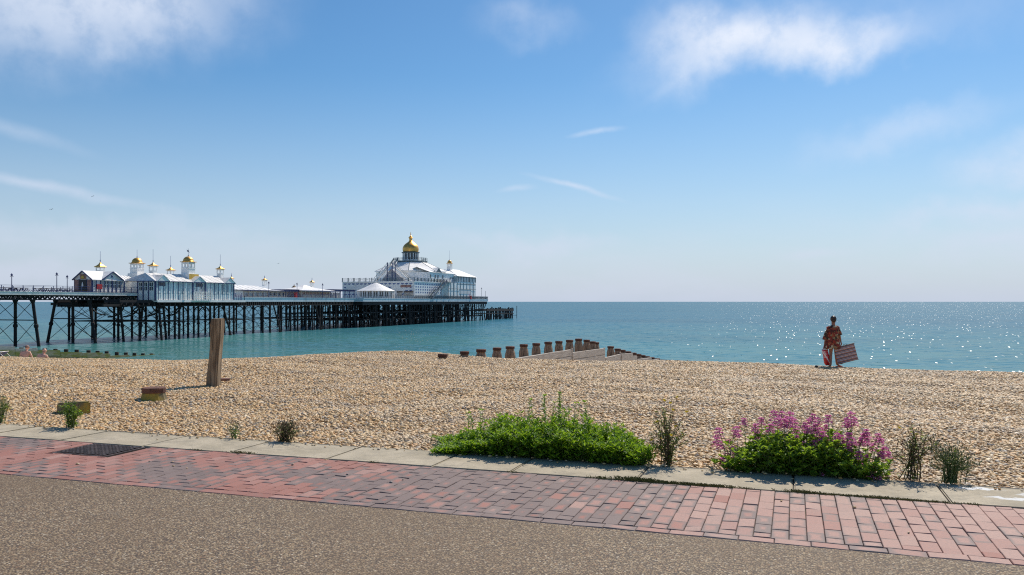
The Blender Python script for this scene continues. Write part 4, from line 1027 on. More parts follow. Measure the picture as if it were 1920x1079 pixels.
# wing with small windows, right of the octagon
w0, w1 = vx(806, XT - .2), vx(858, XT - .2); zw = hgt(512.5, XT, (w0 + w1) / 2)
mb = MB(); mb.box(XT - 11, XT - .2, w0, w1 + 3, zt + .252, zw); mb.build('wing_wall', M['white'], te)
mb = MB(); gable_y(mb, XT - 11, XT - .2, w0, w1, zw, 1.9, .3); ww = mb.build('wing_roof', M['roof'], te)
a, b_ = vx(817, XT), vx(828, XT); mb = MB(); gable_x(mb, XT - 5, XT + .1, a, b_, zw + .05, 1.8, .15); mb.build('dormer_roof', M['roof'], ww)
mb = MB(); mb.prism([(a, zw + .05), (b_, zw + .05), ((a + b_) / 2, zw + 1.8)], XT - .19, XT - .02, 'x'); mb.build('gable', M['steel'], ww)
for px in (808, 817, 822, 831): window(te, 'x', XT - .2, vx(px - 1, XT), vx(px + 1, XT), hgt(521, XT, w0), hgt(515, XT, w0), 1, 2, 'steel')
for px in (846, 850): window(te, 'x', XT - .2, vx(px - 1, XT), vx(px + 1, XT), hgt(524, XT, w1), hgt(521, XT, w1), 1, 1, 'steel')
# glazed bay at the seaward end
XE = XT + 1.2; e0, e1 = vx(857, XE), vx(892, XE); ze = hgt(518, XE, e0)
zm1, zm2 = hgt(529.5, XE, (e0 + e1) / 2), hgt(533.5, XE, (e0 + e1) / 2)
mb = MB(); mb.box(XT - 10, XE, e0, e1, zd, zm1); mb.box(XT, XE, vx(838, XE), e0, zd, hgt(531, XE, e0)); mb.build('end_wall', M['white'], te)
mb = MB(); mb.box(XT - 10, XE - .1, e0, e1 - .1, zm1, ze); mb.build('glazed_storey', M['paleglass'], te)
mb = MB()
for i in range(13): y = e0 + (e1 - e0 - .12) * i / 12; mb.box(XE - .09, XE + .03, y, y + (.3 if i % 4 == 0 else .14), zm1, ze)
mb.box(XE - .09, XE + .05, e0, e1, zm2 - .15, zm2 + .1); mb.box(XE - .09, XE + .02, e0, e1, ze - .5, ze - .35); mb.build('glazing_bar', M['steel'], te)
mb = MB(); zq = hgt(506, XE - 4, (e0 + e1) / 2)
mb.add([(XE + .5, e0 - .5, ze), (XE + .5, e1 + .5, ze), (XT - 10.5, e1 + .5, ze), (XT - 10.5, e0 - .5, ze), (XE - 5, e0 + 4, zq), (XE - 5, e1 - 7, zq)],
       [(0, 1, 5, 4), (1, 2, 5), (2, 3, 4, 5), (3, 0, 4), (0, 3, 2, 1)]); mb.build('bay_roof', M['roof'], te)
mb = MB()
for px in (841, 846, 852, 858, 864, 870, 876, 882, 888): y = vx(px, XE + .2); mb.box(XE + .02, XE + .14, y, y + .16, zd, hgt(530, XE, y))
mb.box(XE + .14, XE + .2, vx(841, XE), e1, hgt(542, XE, e0) - .1, hgt(542, XE, e0) + .02)
mb.build('drain_pipe', M['steel'], te)
mb = MB(); mb.box(XE, XE + .1, vx(861, XE), vx(883, XE), hgt(551, XE, e0), hgt(542.5, XE, e0)); mb.build('shutter', M['greyroof'], te)
mb = MB(); y = vx(882, XE + .5); mb.box(XE + .3, XE + .9, y - .5, y + .5, zd, zd + 1.3); mb.box(XE + .25, XE + .95, y - .55, y + .55, zd + 1.3, zd + 1.4)
tag(mb.build('red_bin', M['red']), 'red bin against the seaward end of the theatre', 'bin')
cupola(te, 843, XT - 4, 12, 494.5, 488.5, 470, 502, 513, 17, dome=True)
# outside stairs
def stair(mb, st_, p, q, w=1.6, t=.22, h=1.2, side=(0, 1, 0)):
    p, q = Vector(p), Vector(q); s_ = Vector(side) * w / 2
    for sg in (-1, 1):
        st_.bar(p + s_ * sg, q + s_ * sg, .12, .5); mb.bar(p + s_ * sg + Vector((0, 0, h)), q + s_ * sg + Vector((0, 0, h)), .09)
        n = max(3, int((q - p).length / 1.5))
        for i in range(n + 1): a = p.lerp(q, i / n) + s_ * sg; mb.bar(a, a + Vector((0, 0, h)), .1)
    n = int(abs(q.z - p.z) / .22)
    for i in range(n):
        a = p.lerp(q, (i + .5) / n); d = (q - p) / n
        if abs(side[1]): st_.box(a.x - abs(d.x) / 2, a.x + abs(d.x) / 2, a.y - w / 2 + .07, a.y + w / 2 - .07, a.z - .04, a.z)
        else: st_.box(a.x - w / 2 + .07, a.x + w / 2 - .07, a.y - abs(d.y) / 2, a.y + abs(d.y) / 2, a.z - .04, a.z)
YS = t0 + 4.0; za = zt + .25
pA, pB, pC = on_y(703, YS), on_y(733, YS), on_y(771, YS); zA = hgt(498.5, pB.x, YS)
mb, s_ = MB(), MB(); stair(mb, s_, (pA.x, YS, za), (pB.x - .8, YS, zA)); stair(mb, s_, (pC.x, YS, za), (pB.x + .8, YS, zA))
s_.box(pB.x - .8, pB.x + .8, YS - .8, YS + 1.2, zA - .15, zA)
up0 = Vector((pB.x, YS + 1.2, zA)); up1 = Vector((XC - 3.2, YC - 6.3, zp + .4)); stair(mb, s_, up0, up1, side=(1, 0, 0))
mb.build('stair_handrail', M['steel'], te); s_.build('stair_flight', M['palewall'], te)
mb = MB(); mb.prism([(pA.x + 2, za), (pC.x - 2.2, za), (pB.x, zA - 1)], YS + .3, YS + .5, 'y'); mb.build('stair_gable', paint('grey boarding', (.50, .47, .47), .7, var=.2), te)
mb = MB()
for dx in (-1.0, 1.0, 2.2): mb.box(pB.x + dx - .13, pB.x + dx + .13, YS - 1.1, YS - .85, za, zA + 1.1)
mb.build('stair_post', M['blue'], te)
for zz, nm_ in ((0, 'a'),):
    mb, s_ = MB(), MB(); XS = XT + 1.7
    q0_ = (XS, vx(807, XS), zd); q1_ = (XS, vx(820, XS), hgt(543, XS, 285)); q2_ = (XS, vx(824, XS), q1_[2]); q3_ = (XS, vx(836.5, XS), hgt(529, XS, 295))
    stair(mb, s_, q0_, q1_, side=(1, 0, 0)); stair(mb, s_, q2_, q3_, side=(1, 0, 0)); s_.box(XS - .8, XS + .8, q1_[1], q2_[1], q1_[2] - .1, q1_[2]); s_.box(XS - .8, XS + .8, q3_[1], q3_[1] + 5.5, q3_[2] - .2, q3_[2])
    rail(mb, (XS + .8, q3_[1], q3_[2]), (XS + .8, q3_[1] + 5.5, q3_[2]), 1.3, 1.4, (1., .5), .08)
    for y in (q2_[1], q3_[1], q3_[1] + 5.3): s_.bar((XS + .7, y, zd), (XS + .7, y, q1_[2] if y == q2_[1] else q3_[2]), .16)
    mb.build('side_stair_handrail', M['blue'], te); s_.build('side_stair', M['steel'], te)

# timber landing stage beyond the head
yj0, yj1 = YH + .5, on_x(963, NX + 1).y
js_ = empty('landing_stage', (NX - 2, (yj0 + yj1) / 2, SEA), 'low dark timber landing stage beyond the end of the pier', 'jetty')
random.seed(5); n = 16
for i in range(n):
    px = 913 + i * 3.15; y = on_x(px, NX + 1).y; zt_ = hgt(random.uniform(575.5, 579.5) if i > 2 else 579, NX + 1, y)
    mb = MB(); mb.tube([(NX + 1 + random.gauss(0, .2), y + random.gauss(0, .3), SEA - .5), (NX + 1, y, zt_)], .32, 6); mb.build('pile', M['iron'], js_)
for i in range(9):
    y = on_x(914 + i * 5.5, NX - 4).y; mb = MB(); mb.tube([(NX - 4, y, SEA - .5), (NX - 4, y, hgt(578, NX - 4, y))], .26, 6); mb.build('pile', M['iron'], js_)
mb = MB(); y0, y1 = on_x(911, NX + 1).y, on_x(962, NX + 1).y
for x in (NX + 1.2, NX - 4):
    for q in (581.5, 588): mb.bar((x, y0, hgt(q, x, y0)), (x, y1, hgt(q, x, y1)), .3, 1.0 if q < 585 else .4)
mb.build('beam', M['iron'], js_)
mb = MB()
for i in range(8): ya = y0 + (y1 - y0) * i / 8; yb_ = y0 + (y1 - y0) * (i + 1) / 8; mb.bar((NX + 1.2, ya, SEA), (NX + 1.2, yb_, SEA + 5), .2)
mb.build('cross_brace', M['iron'], js_)
mb = MB(); x = NX + 1; y = on_x(969, x).y; mb.tube([(x, y, SEA - .5), (x, y, hgt(574, x, y))], .14, 6); mb.bar((x - .1, y, SEA + 1.3), (x - .1, y - 14, SEA + 1.3), .12)
tag(mb.build('marker_pole', M['iron']), 'thin marker pole in the water beyond the landing stage', 'pole')

# ------------------------------------------------------------------ groynes and posts on the beach
def timber(name, c, d, alg=None, scale=3., bump=.5):
    m, g, b = material(name); p = g.obj()
    gr = g.noise(g.mapping(p, (9, 9, .7)), scale, 5, .65); bl = g.noise(p, 2.2, 4)
    cc = g.mix(g.range(gr, .35, .65), c, d)
    cr = g.range(g.noise(g.mapping(p, (14, 14, .45)), scale, 3, .6), .60, .66); cc = g.mix(g.math('MULTIPLY', cr, .8), cc, tuple(x * .25 for x in c))
    if alg: cc = g.mix(g.range(bl, .42, .6, 0, .85), cc, alg)
    g.put(b.inputs['Base Color'], cc); b.inputs['Roughness'].default_value = .85
    g.put(b.inputs['Normal'], g.bump(g.math('SUBTRACT', gr, cr), bump, .01)); return m
def htimber(name, c, d, alg=None):
    m, g, b = material(name); p = g.pos()
    gr = g.noise(g.mapping(p, (.8, .8, 14)), 2., 5, .65); bl = g.noise(g.mapping(p, (.6, .6, 2)), 1.2, 5, .6)
    cc = g.mix(g.range(gr, .35, .65), c, d)
    if alg: cc = g.mix(g.range(bl, .4, .6), cc, alg)
    kn = g.voro(g.mapping(p, (2.2, 2.2, 3)), 1.); cc = g.mix(g.range(kn.outputs['Distance'], .09, .05), cc, (.06, .04, .03))
    g.put(b.inputs['Base Color'], cc); b.inputs['Roughness'].default_value = .85
    g.put(b.inputs['Normal'], g.bump(gr, .5, .015)); return m
T_post = timber('weathered groyne post', (.17, .11, .07), (.36, .26, .18))
T_plank = htimber('sun bleached plank', (.40, .34, .28), (.60, .54, .47))
T_green = htimber('algae covered plank', (.32, .25, .14), (.50, .41, .25), (.27, .245, .05))
T_brown = htimber('brown wet plank', (.16, .12, .07), (.28, .21, .12), (.20, .18, .05))
T_old = timber('grey brown square post', (.13, .09, .055), (.34, .26, .17), scale=2.2, bump=.8)
T_lich = timber('lichen covered stump', (.13, .11, .06), (.22, .18, .10), (.42, .30, .04))
rust = paint('rusty iron band', (.16, .07, .045), .85, var=.35, scale=9, dirt=(.05, .03, .025), bump=.4)
rustd = paint('dark rusty cap', (.10, .045, .032), .85, var=.35, scale=9, bump=.4)

def gro_post(x, y, zt, r, label, group, parent=None, dark=False, base=1.6):
    """octagonal post with a rusty iron band round its splayed head"""
    t = empty('groyne_post', (x, y, zt), label, 'post', group) if parent is None else parent
    lx, ly = random.gauss(0, .02), random.gauss(0, .02); ph = random.random()
    mb = MB(); b = base
    prof = [(1.12, -b), (1.14, -.55), (1.12, -.36), (1.04, -.24), (.86, -.13), (.80, -.08), (.80, -.0), (.74, .012), (.3, .016)]
    rr_ = [(r * k * random.uniform(.98, 1.02), z) for k, z in prof]
    mb.lathe((x + lx * 0, y, zt), rr_, 9, ph=ph); 
    if parent is None: mb.build('timber', T_post, t)
    else: mb.build('post', T_post, t)
    if parent is None:
        mb = MB(); mb.lathe((x, y, zt), [(r * .86, -.085), (r * .96, -.08), (r * .97, -.02), (r * .99, .012), (r * .9, .03), (r * .6, .035)], 12, ph=ph); mb.build('iron_band', rustd, t)
    return t
# middle groyne: posts rise out of the shingle and step down towards the sea
GM = lambda px: 23640. / (1642. - px)
tops = [(830, 665.5), (871, 660.5), (902, 656.5), (932, 653.5), (956.5, 651), (982, 647), (1005.5, 645), (1028, 642.5), (1048, 641), (1068, 638.8), (1085, 636.5), (1100, 638.5), (1111, 641.5), (1117, 643)]
tops2 = [(1145, 650.5), (1158, 655), (1167, 657.2), (1178, 660), (1188, 662.5), (1197, 665), (1205, 667), (1213, 669), (1222, 671), (1232, 673)]
NW = ['first', 'second', 'third', 'fourth', 'fifth', 'sixth', 'seventh', 'eighth', 'ninth', 'tenth', 'eleventh', 'twelfth', 'thirteenth', 'fourteenth']
random.seed(21)
G1 = 'rust capped groyne posts above the shingle'
for i, (px, py) in enumerate(tops):
    p = at(px, GM(px), py)
    lab = {0: 'almost buried groyne post, only its rusty top showing, leftmost of the groyne line', 10: 'tallest looking groyne post, eleventh from the left above the pale planks',
           13: 'fourteenth groyne post from the left, half hidden at the end of the high pale planks'}.get(i, f'{NW[i]} rust capped groyne post from the left in the line across the shingle')
    gro_post(p.x, p.y, p.z, .19 + random.uniform(-.01, .01), lab, G1)
for i, (px, py) in enumerate(tops2):
    p = at(px, GM(px), py)
    gro_post(p.x, p.y, p.z, .2, f'{NW[i]} post of the lower seaward part of the groyne, counted from the pale plank gap', 'low groyne posts stepping down to the sea', base=2.2)
gro = empty('groyne_planking', at(1060, GM(1060), 690), 'pale bleached plank wall of the middle groyne running down to the sea', 'groyne')
def planks(pa, pb, ya, yb, depth, m, parent, off=.28, n=3, zoff=0, rot=None, fn=GM):
    a, b_ = at(pa, fn(pa), ya), at(pb, fn(pb), yb); d = (b_ - a).normalized(); d.z = 0; d.normalize(); s_ = Vector((d.y, -d.x, 0)) * off
    hh = depth / n
    for k in range(n):
        mb = MB(); z1a, z1b = a.z - k * hh, b_.z - k * hh; jo = random.uniform(-.012, .012)
        q = [a + s_ * (1 + jo), b_ + s_ * (1 + jo)]; t = Vector((d.y, -d.x, 0)) * .07
        P0, P1 = Vector((q[0].x, q[0].y, 0)), Vector((q[1].x, q[1].y, 0))
        vs = []
        for P_, z1 in ((P0, z1a), (P1, z1b)):
            for o_, z_ in ((-t, z1 - .008), (t, z1 - .008), (t, z1 - hh + .008), (-t, z1 - hh + .008)): vs.append((P_.x + o_.x, P_.y + o_.y, z_))
        mb.add(vs, [(0, 1, 2, 3), (7, 6, 5, 4), (0, 4, 5, 1), (1, 5, 6, 2), (2, 6, 7, 3), (3, 7, 4, 0)])
        mb.build('plank', T_brown if (m is T_green and k >= 1 and (k + int(pa)) % 3) else m, parent, bevel=.008)
planks(958, 1060, 671, 655.2, 1.3, T_plank, gro, n=4)
planks(1060.8, 1122, 661.0, 653.0, 1.4, T_plank, gro, off=.31, n=4)
planks(1124, 1153, 670.5, 664.0, 1.4, T_plank, gro, off=.3, n=3)
planks(1153.4, 1175, 663.5, 662, 1.5, T_plank, gro, off=.33, n=3)
planks(1175.3, 1184, 667.5, 667, 1.5, T_plank, gro, off=.3, n=3)
planks(1184.3, 1210, 673.5, 670.3, 1.5, T_plank, gro, off=.36, n=3)
planks(1210.3, 1226, 675.5, 673, 1.5, T_plank, gro, off=.3, n=3)
planks(1226.3, 1290, 672.5, 677, 1.2, T_plank, gro, off=-.5, n=2)
mb = MB()
for px, py in ((1060.4, 653), (1122.4, 652), (1153.2, 661.5)):
    p = at(px, GM(px), py); mb.box(p.x + .28, p.x + .36, p.y - .05, p.y + .05, p.z - 1.4, p.z)
mb.build('plank_batten', T_plank, gro)

# left groyne: green planks in the sea
GL = lambda px: 105950. / (1642. - px) * 1.594
gl_ = empty('sea_groyne', at(150, GL(150), 680), 'green weedy timber groyne running into the sea before the pier', 'groyne')
dark_post = timber('wet black post', (.03, .02, .015), (.07, .05, .035))
for px, py in ((2, 651), (40, 652), (64, 653), (84, 653.5), (104, 654.5), (124, 655), (144, 656), (166, 657), (183, 658), (200, 658.8), (219, 660.5), (236, 661.2), (252, 662), (268, 662.8), (284, 663), (300, 664.2)):
    p = at(px, GL(px), py); mb = MB(); mb.lathe((p.x, p.y, p.z), [(.27, -3), (.27, -.05), (.24, 0), (.05, .01)], 8); mb.build('post', dark_post, gl_)
random.seed(3)
for pa, pb, ya, yb, n, d, mt in ((-30, 23.5, 649.5, 650, 2, 1.1, T_plank), (23.7, 66, 653.8, 653.4, 1, .5, T_plank), (-30, 23.5, 655.5, 656, 4, 3., T_green), (23.7, 66, 657.2, 657.6, 3, 2.8, T_green),
                              (66.3, 108, 656.2, 656.8, 4, 3., T_green), (108.3, 149, 660, 660.4, 4, 2.8, T_green), (149.3, 188, 661.8, 661.0, 4, 2.6, T_green), (188.3, 202, 663.2, 663, 3, 2.4, T_green),
                              (202.3, 238, 667.2, 665.4, 3, 1.9, T_green), (238.3, 286, 667.8, 664.7, 1, .35, T_green)):
    planks(pa, pb, ya, yb, d, mt, gl_, off=.45, n=n, fn=GL)

# square post, stumps and the half buried caps
def pixel_size(p): return Zof(p.x, p.y) / F
p0_ = ground(404, 726); k = pixel_size(p0_); hp = hgt(597.5, p0_.x, p0_.y)
mb = MB(); hw = 12.2 * k / 1.22
sec = []
random.seed(9); n = 14
for i in range(n + 1):
    t = i / n; z = p0_.z - .3 + (hp - p0_.z + .3) * t; lean = -.5 * k * 12 + t * 11 * k
    w_ = hw * (1.0 + .05 * math.sin(t * 7)) * (1 if i < n else .93)
    ring = []
    for (a, b_) in ((-1, -1), (0, -1.04), (1, -1), (1.03, 0), (1, 1), (0, 1.02), (-1, 1), (-1.03, 0)):
        ring.append((a * w_ * (.97 + .04 * math.sin(t * 9 + a)), b_ * w_ * (.97 + .04 * math.cos(t * 8 + b_))))
    c_, s_ = math.cos(.30), math.sin(.30)
    sec.append([(p0_.x + lean * CT + a * c_ - b_ * s_, p0_.y + lean * ST + a * s_ + b_ * c_, z + (.012 * math.sin(3 * a + 2 * b_) if i == n else 0)) for a, b_ in ring])
vs = [q for r_ in sec for q in r_]; fs = []
for i in range(n):
    for j in range(8): fs.append((i * 8 + j, i * 8 + (j + 1) % 8, (i + 1) * 8 + (j + 1) % 8, (i + 1) * 8 + j))
fs.append(tuple(range(n * 8, n * 8 + 8))); mb.add(vs, fs)
tag(mb.build('wooden_post', T_old, bevel=.012), 'tall square weathered timber post standing in the shingle', 'post')

def stump(px, py, wpx, hpx, label, cat, topr, body, lo=1.25):
    p = ground(px, py); k = pixel_size(p); r = wpx * k / 2; h = hpx * k
    t = empty('stump', (p.x, p.y, p.z), label, cat)
    if body is not None:
        mb = MB(); mb.lathe((p.x, p.y, p.z), [(r * lo, -.15), (r * 1.12, h * .1), (r * .95, h * .62)], 12); mb.build('timber', body, t)
    mb = MB(); mb.lathe((p.x, p.y, p.z + h * .6), [(r * .98, 0), (r, h * .02), (r, h * .33), (r * .96, h * .4), (r * .5, h * .43), (r * .1, h * .4)], 16); mb.build('iron_band', topr, t)
    return t
stump(288.5, 751, 43, 24, 'round stump with rusty iron band and yellow lichen left of the tall square post', 'stump', rust, T_lich, 1.45)
stump(418, 719, 26, 9, 'low rusty disc of a buried post just right of the tall square post', 'stump', rust, None)
p = ground(142, 777); k = pixel_size(p); mb = MB(); Lx, Wd, hh = 30 * k, .17, 22 * k
c_, s_ = math.cos(-.02), math.sin(-.02)
vs = []
for zz in (-.12, hh):
    for a, b_ in ((-Lx * .95, -.12), (Lx * .15, -.26), (Lx * 1.05, .03), (-.02, .2)): vs.append((p.x + a, p.y + b_, p.z + zz + (.02 if a > 0 and zz > 0 else 0)))
mb.add(vs, [(0, 1, 2, 3), (7, 6, 5, 4), (0, 4, 5, 1), (1, 5, 6, 2), (2, 6, 7, 3), (3, 7, 4, 0)])
tag(mb.build('timber_block', T_lich, bevel=.02), 'low square timber block with orange lichen behind a small green weed', 'timber block')
p = ground(1530.5, 690.2); p.z += .0; mb = MB(); mb.lathe((p.x, p.y, p.z - .02), [(.03, 0), (.05, .04), (.045, .075), (.02, .1)], 7, sx=1.2)
tag(mb.build('dark_stone', M['black']), 'small dark stone on the beach crest left of the walking woman', 'stone')

# ------------------------------------------------------------------ gulls
def gull(px, py, Z, span, label, roll=.2):
    p = at(px, Z, py); t = empty('seagull', p, label, 'gull', 'gulls in the sky')
    X = Vector((CT, ST, 0)); D = Vector((-ST, CT, 0)); U = Vector((0, 0, 1))
    mb = MB(); mb.tube([p - D * span * .16 - X * span * .1, p - D * span * .05, p + D * span * .12, p + D * span * .2], [.01, span * .05, span * .05, .01], 7)
    s_ = span / 2
    for sg in (-1, 1):
        q = [p + X * sg * s_ * f_ + U * s_ * h_ for f_, h_ in ((.08, .02), (.5, .22 + roll * sg * .2), (1., -.02 + roll * sg * .3))]
        c_ = [.24, .2, .03]; vs = []
        for a, w_ in zip(q, c_): vs += [a - D * span * w_ / 2, a + D * span * w_ / 2, a + D * span * w_ / 2 + U * span * .02, a - D * span * w_ / 2 + U * span * .02]
        fs = [(0, 1, 2, 3), (8, 11, 10, 9)]
        for i in (0, 4):
            for j in range(4): fs.append((i + j, i + (j + 1) % 4, i + 4 + (j + 1) % 4, i + 4 + j))
        mb.add(vs, fs)
    mb.build('body', birdm, t)
birdm = paint('gull plumage', (.16, .17, .19), .8, var=.3)
gull(96.5, 393, 90, .62 * .75, 'lower left gull gliding with spread wings in the blue sky above the lamp posts', .5)
gull(174, 368.5, 110, .45, 'upper gull banking in the blue sky above the gabled kiosk', 1.2)
gull(522, 494.5, 130, .45, 'tiny gull low in the sky left of the domed theatre', .4)

# ------------------------------------------------------------------ people
def skin_geo(verts, edges, radii, sub=2):
    """grow a continuous limb surface over a skeleton and return its vertices and faces"""
    me = bpy.data.meshes.new('tmp'); me.from_pydata(verts, edges, []); o = bpy.data.objects.new('tmp', me); col.objects.link(o)
    o.modifiers.new('skin', 'SKIN'); sv = me.skin_vertices[0].data
    for i, r_ in enumerate(radii):
        sv[i].radius = r_ if isinstance(r_, tuple) else (r_, r_)
        sv[i].use_root = (i == 0)
    sm_ = o.modifiers.new('sub', 'SUBSURF'); sm_.levels = sub; sm_.render_levels = sub
    dg = bpy.context.evaluated_depsgraph_get(); ev = o.evaluated_get(dg); m2 = ev.to_mesh()
    V_ = [tuple(v.co) for v in m2.vertices]; F_ = [tuple(p.vertices) for p in m2.polygons]; ev.to_mesh_clear()
    bpy.data.objects.remove(o); bpy.data.meshes.remove(me); return V_, F_
def ball(mb, c, rx, ry, rz, n=12, m_=8, ex=None):
    vs, fs = [], []
    for i in range(m_ + 1):
        t = math.pi * i / m_
        for j in range(n):
            a = 2 * math.pi * j / n; vs.append((c[0] + rx * math.sin(t) * math.cos(a), c[1] + ry * math.sin(t) * math.sin(a), c[2] + rz * math.cos(t)))
    for i in range(m_):
        for j in range(n): fs.append((i * n + j, (i + 1) * n + j, (i + 1) * n + (j + 1) % n, i * n + (j + 1) % n))
    mb.add(vs, fs)
def place(mb, root, yaw):
    """turn local coordinates (x right, y away, z up) to the world around the root"""
    c_, s_ = math.cos(yaw), math.sin(yaw); L = root.location
    mb.v = [(L.x + x * c_ - y * s_, L.y + x * s_ + y * c_, L.z + z) for x, y, z in mb.v]
def fingers(mb, w_, d, r=.008, l=.075, curl=(0, 0, -1), side=(1, 0, 0)):
    w_, d, side, curl = Vector(w_), Vector(d).normalized(), Vector(side).normalized(), Vector(curl)
    for i, (o_, k_) in enumerate(((-.028, .85), (-.010, 1.0), (.010, .95), (.028, .75))):
        a = w_ + side * o_; b_ = a + d * l * .45 * k_; c_ = b_ + (d * .6 + curl * .8).normalized() * l * .3 * k_; e = c_ + (d * .1 + curl).normalized() * l * .25 * k_
        mb.tube([a - d * .01, b_, c_, e], [r, r, r * .9, r * .6], 6)
    a = w_ - d * .045 + side * -.034; b_ = a + (side * -.8 + d).normalized() * .03; mb.tube([a, b_, b_ + (d + curl * .5).normalized() * .028], [r * 1.15, r * 1.1, r * .7], 6)
skin_tan = paint('tanned skin', (.30, .135, .075), .55, var=.15, scale=6)
skin_fair = paint('sun reddened skin', (.72, .42, .31), .55, var=.14, scale=7)
hair_dark = paint('dark hair', (.022, .013, .010), .5, var=.3, scale=20)

# the woman with the striped lounger
pf = ground(1566, 689.5); WK = pixel_size(pf)
wo_ = empty('person', (pf.x, pf.y, pf.z - .0), 'person from behind in a floral kaftan carrying a red bag and a striped lounger', 'person')
YAW = TH
J = {'pelvis': (-.05, 0, .86), 'waist': (-.06, 0, 1.0), 'chest': (-.07, .01, 1.18), 'neck0': (-.055, .03, 1.335), 'neck1': (-.045, .045, 1.40), 'head0': (-.035, .06, 1.465), 'head1': (-.03, .06, 1.54), 'head2': (-.035, .05, 1.595),
     'shl': (-.22, .0, 1.27), 'ell': (-.31, -.03, 1.0), 'wrl': (-.335, .0, .80), 'pal': (-.337, .01, .735), 'shr': (.08, .0, 1.28), 'elr': (.135, -.02, 1.03), 'wrr': (.19, .02, .83), 'par': (.205, .025, .765),
     'hil': (-.13, .0, .82), 'knl': (-.15, -.02, .46), 'anl': (-.20, -.14, .09), 'tol': (-.20, -.02, .035), 'hir': (.02, .0, .82), 'knr': (.06, .10, .47), 'anr': (.10, .12, .09), 'tor': (.24, .15, .035)}
nm_ = list(J); ix = {k: i for i, k in enumerate(nm_)}
ed = [('pelvis', 'waist'), ('waist', 'chest'), ('chest', 'neck0'), ('neck0', 'neck1'), ('neck1', 'head0'), ('head0', 'head1'), ('head1', 'head2'), ('chest', 'shl'), ('shl', 'ell'), ('ell', 'wrl'), ('wrl', 'pal'),
      ('chest', 'shr'), ('shr', 'elr'), ('elr', 'wrr'), ('wrr', 'par'), ('pelvis', 'hil'), ('hil', 'knl'), ('knl', 'anl'), ('anl', 'tol'), ('pelvis', 'hir'), ('hir', 'knr'), ('knr', 'anr'), ('anr', 'tor')]
rad = {'pelvis': (.15, .11), 'waist': (.13, .10), 'chest': (.14, .10), 'neck0': .065, 'neck1': .058, 'head0': .062, 'head1': .078, 'head2': .055, 'shl': .055, 'ell': .036, 'wrl': .025, 'pal': (.035, .018),
       'shr': .055, 'elr': .036, 'wrr': .025, 'par': (.035, .018), 'hil': .085, 'knl': .053, 'anl': .034, 'tol': (.04, .02), 'hir': .085, 'knr': .053, 'anr': .034, 'tor': (.04, .02)}
V_, F_ = skin_geo([J[k] for k in nm_], [(ix[a], ix[b_]) for a, b_ in ed], [rad[k] for k in nm_])
mb = MB(); mb.add(V_, F_)
ball(mb, (-.032, .062, 1.545), .075, .095, .108)            # skull
ball(mb, (.02, .115, 1.53), .016, .028, .02); ball(mb, (.047, .06, 1.535), .014, .02, .03); ball(mb, (-.11, .06, 1.535), .012, .02, .03)    # nose, ears
ball(mb, (.0, .13, 1.495), .02, .018, .01); ball(mb, (.005, .135, 1.555), .012, .014, .009); ball(mb, (-.045, .147, 1.555), .012, .012, .009)
fingers(mb, (-.337, .01, .72), (0, .1, -1), curl=(.5, .3, 0), side=(0, 1, 0)); fingers(mb, (.205, .025, .755), (.1, .1, -1), curl=(-.4, .5, 0), side=(0, 1, 0))
place(mb, wo_, YAW); mb.build('body', skin_tan, wo_, smooth=True)
mb = MB(); ball(mb, (-.045, .035, 1.568), .096, .108, .108); ball(mb, (-.075, -.045, 1.60), .048, .05, .05); ball(mb, (-.05, -.02, 1.53), .078, .06, .075)
place(mb, wo_, YAW); mb.build('hair', hair_dark, wo_, smooth=True)
# floral kaftan: loose tube with folds and short wide sleeves
m, g, b = material('floral cloth'); p = g.obj()
v1 = g.voro(g.vmath('ADD', p, sc_v(g.noisec(p, 9, 3), .05)), 15); s1 = g.new('ShaderNodeSeparateColor'); g.put(s1.inputs[0], v1.outputs['Color'])
c = g.ramp(s1.outputs[0], [(0., (.22, .03, .02)), (.22, (.30, .075, .03)), (.38, (.09, .022, .018)), (.56, (.30, .20, .10)), (.66, (.03, .035, .02)), (.76, (.30, .04, .02)), (.86, (.50, .42, .28)), (.93, (.07, .022, .016))], 'CONSTANT')
c = g.mix(g.range(v1.outputs['Distance'], .18, .10), c, (.55, .40, .14))
g.put(b.inputs['Base Color'], c); b.inputs['Roughness'].default_value = .85
def loft(rings, n=28, fold=.0, cap=True):
    vs, fs = [], []
    for i, (cx_, cy_, z, rx, ry) in enumerate(rings):
        t = i / (len(rings) - 1)
        for j in range(n):
            a = 2 * math.pi * j / n; q = 1 + fold * t * math.sin(a * 7 + 1.5 * math.sin(t * 3)) + fold * .6 * t * math.sin(a * 4 + 2)
            vs.append((cx_ + rx * q * math.cos(a), cy_ + ry * q * math.sin(a), z - .012 * t * math.sin(a * 5)))
    for i in range(len(rings) - 1):
        for j in range(n): fs.append((i * n + j, i * n + (j + 1) % n, (i + 1) * n + (j + 1) % n, (i + 1) * n + j))
    return vs, fs
mb = MB(); mb.add(*loft([(-.052, .03, 1.365, .062, .06), (-.055, .02, 1.345, .10, .075), (-.06, .01, 1.315, .165, .10), (-.065, 0, 1.27, .205, .125), (-.075, 0, 1.18, .205, .14), (-.085, 0, 1.05, .205, .15), (-.095, -.01, .9, .22, .165), (-.10, -.01, .75, .245, .18), (-.105, -.015, .655, .262, .19), (-.11, -.015, .61, .265, .192)], fold=.05))
for sg, sh, el_, wr in ((-1, J['shl'], J['ell'], J['wrl']), (1, J['shr'], J['elr'], J['wrr'])):
    S_, E_, W_ = Vector(sh), Vector(el_), Vector(wr)
    mid_ = E_.lerp(W_, .55) if sg < 0 else S_.lerp(E_, .95)
    mb.tube([S_ + Vector((-.05 * sg, 0, .03)), S_, S_.lerp(E_, .5), mid_.lerp(S_, .12), mid_], [.055, .072, .076, .084 if sg > 0 else .095, .088 if sg > 0 else .10], 14, cap=False)
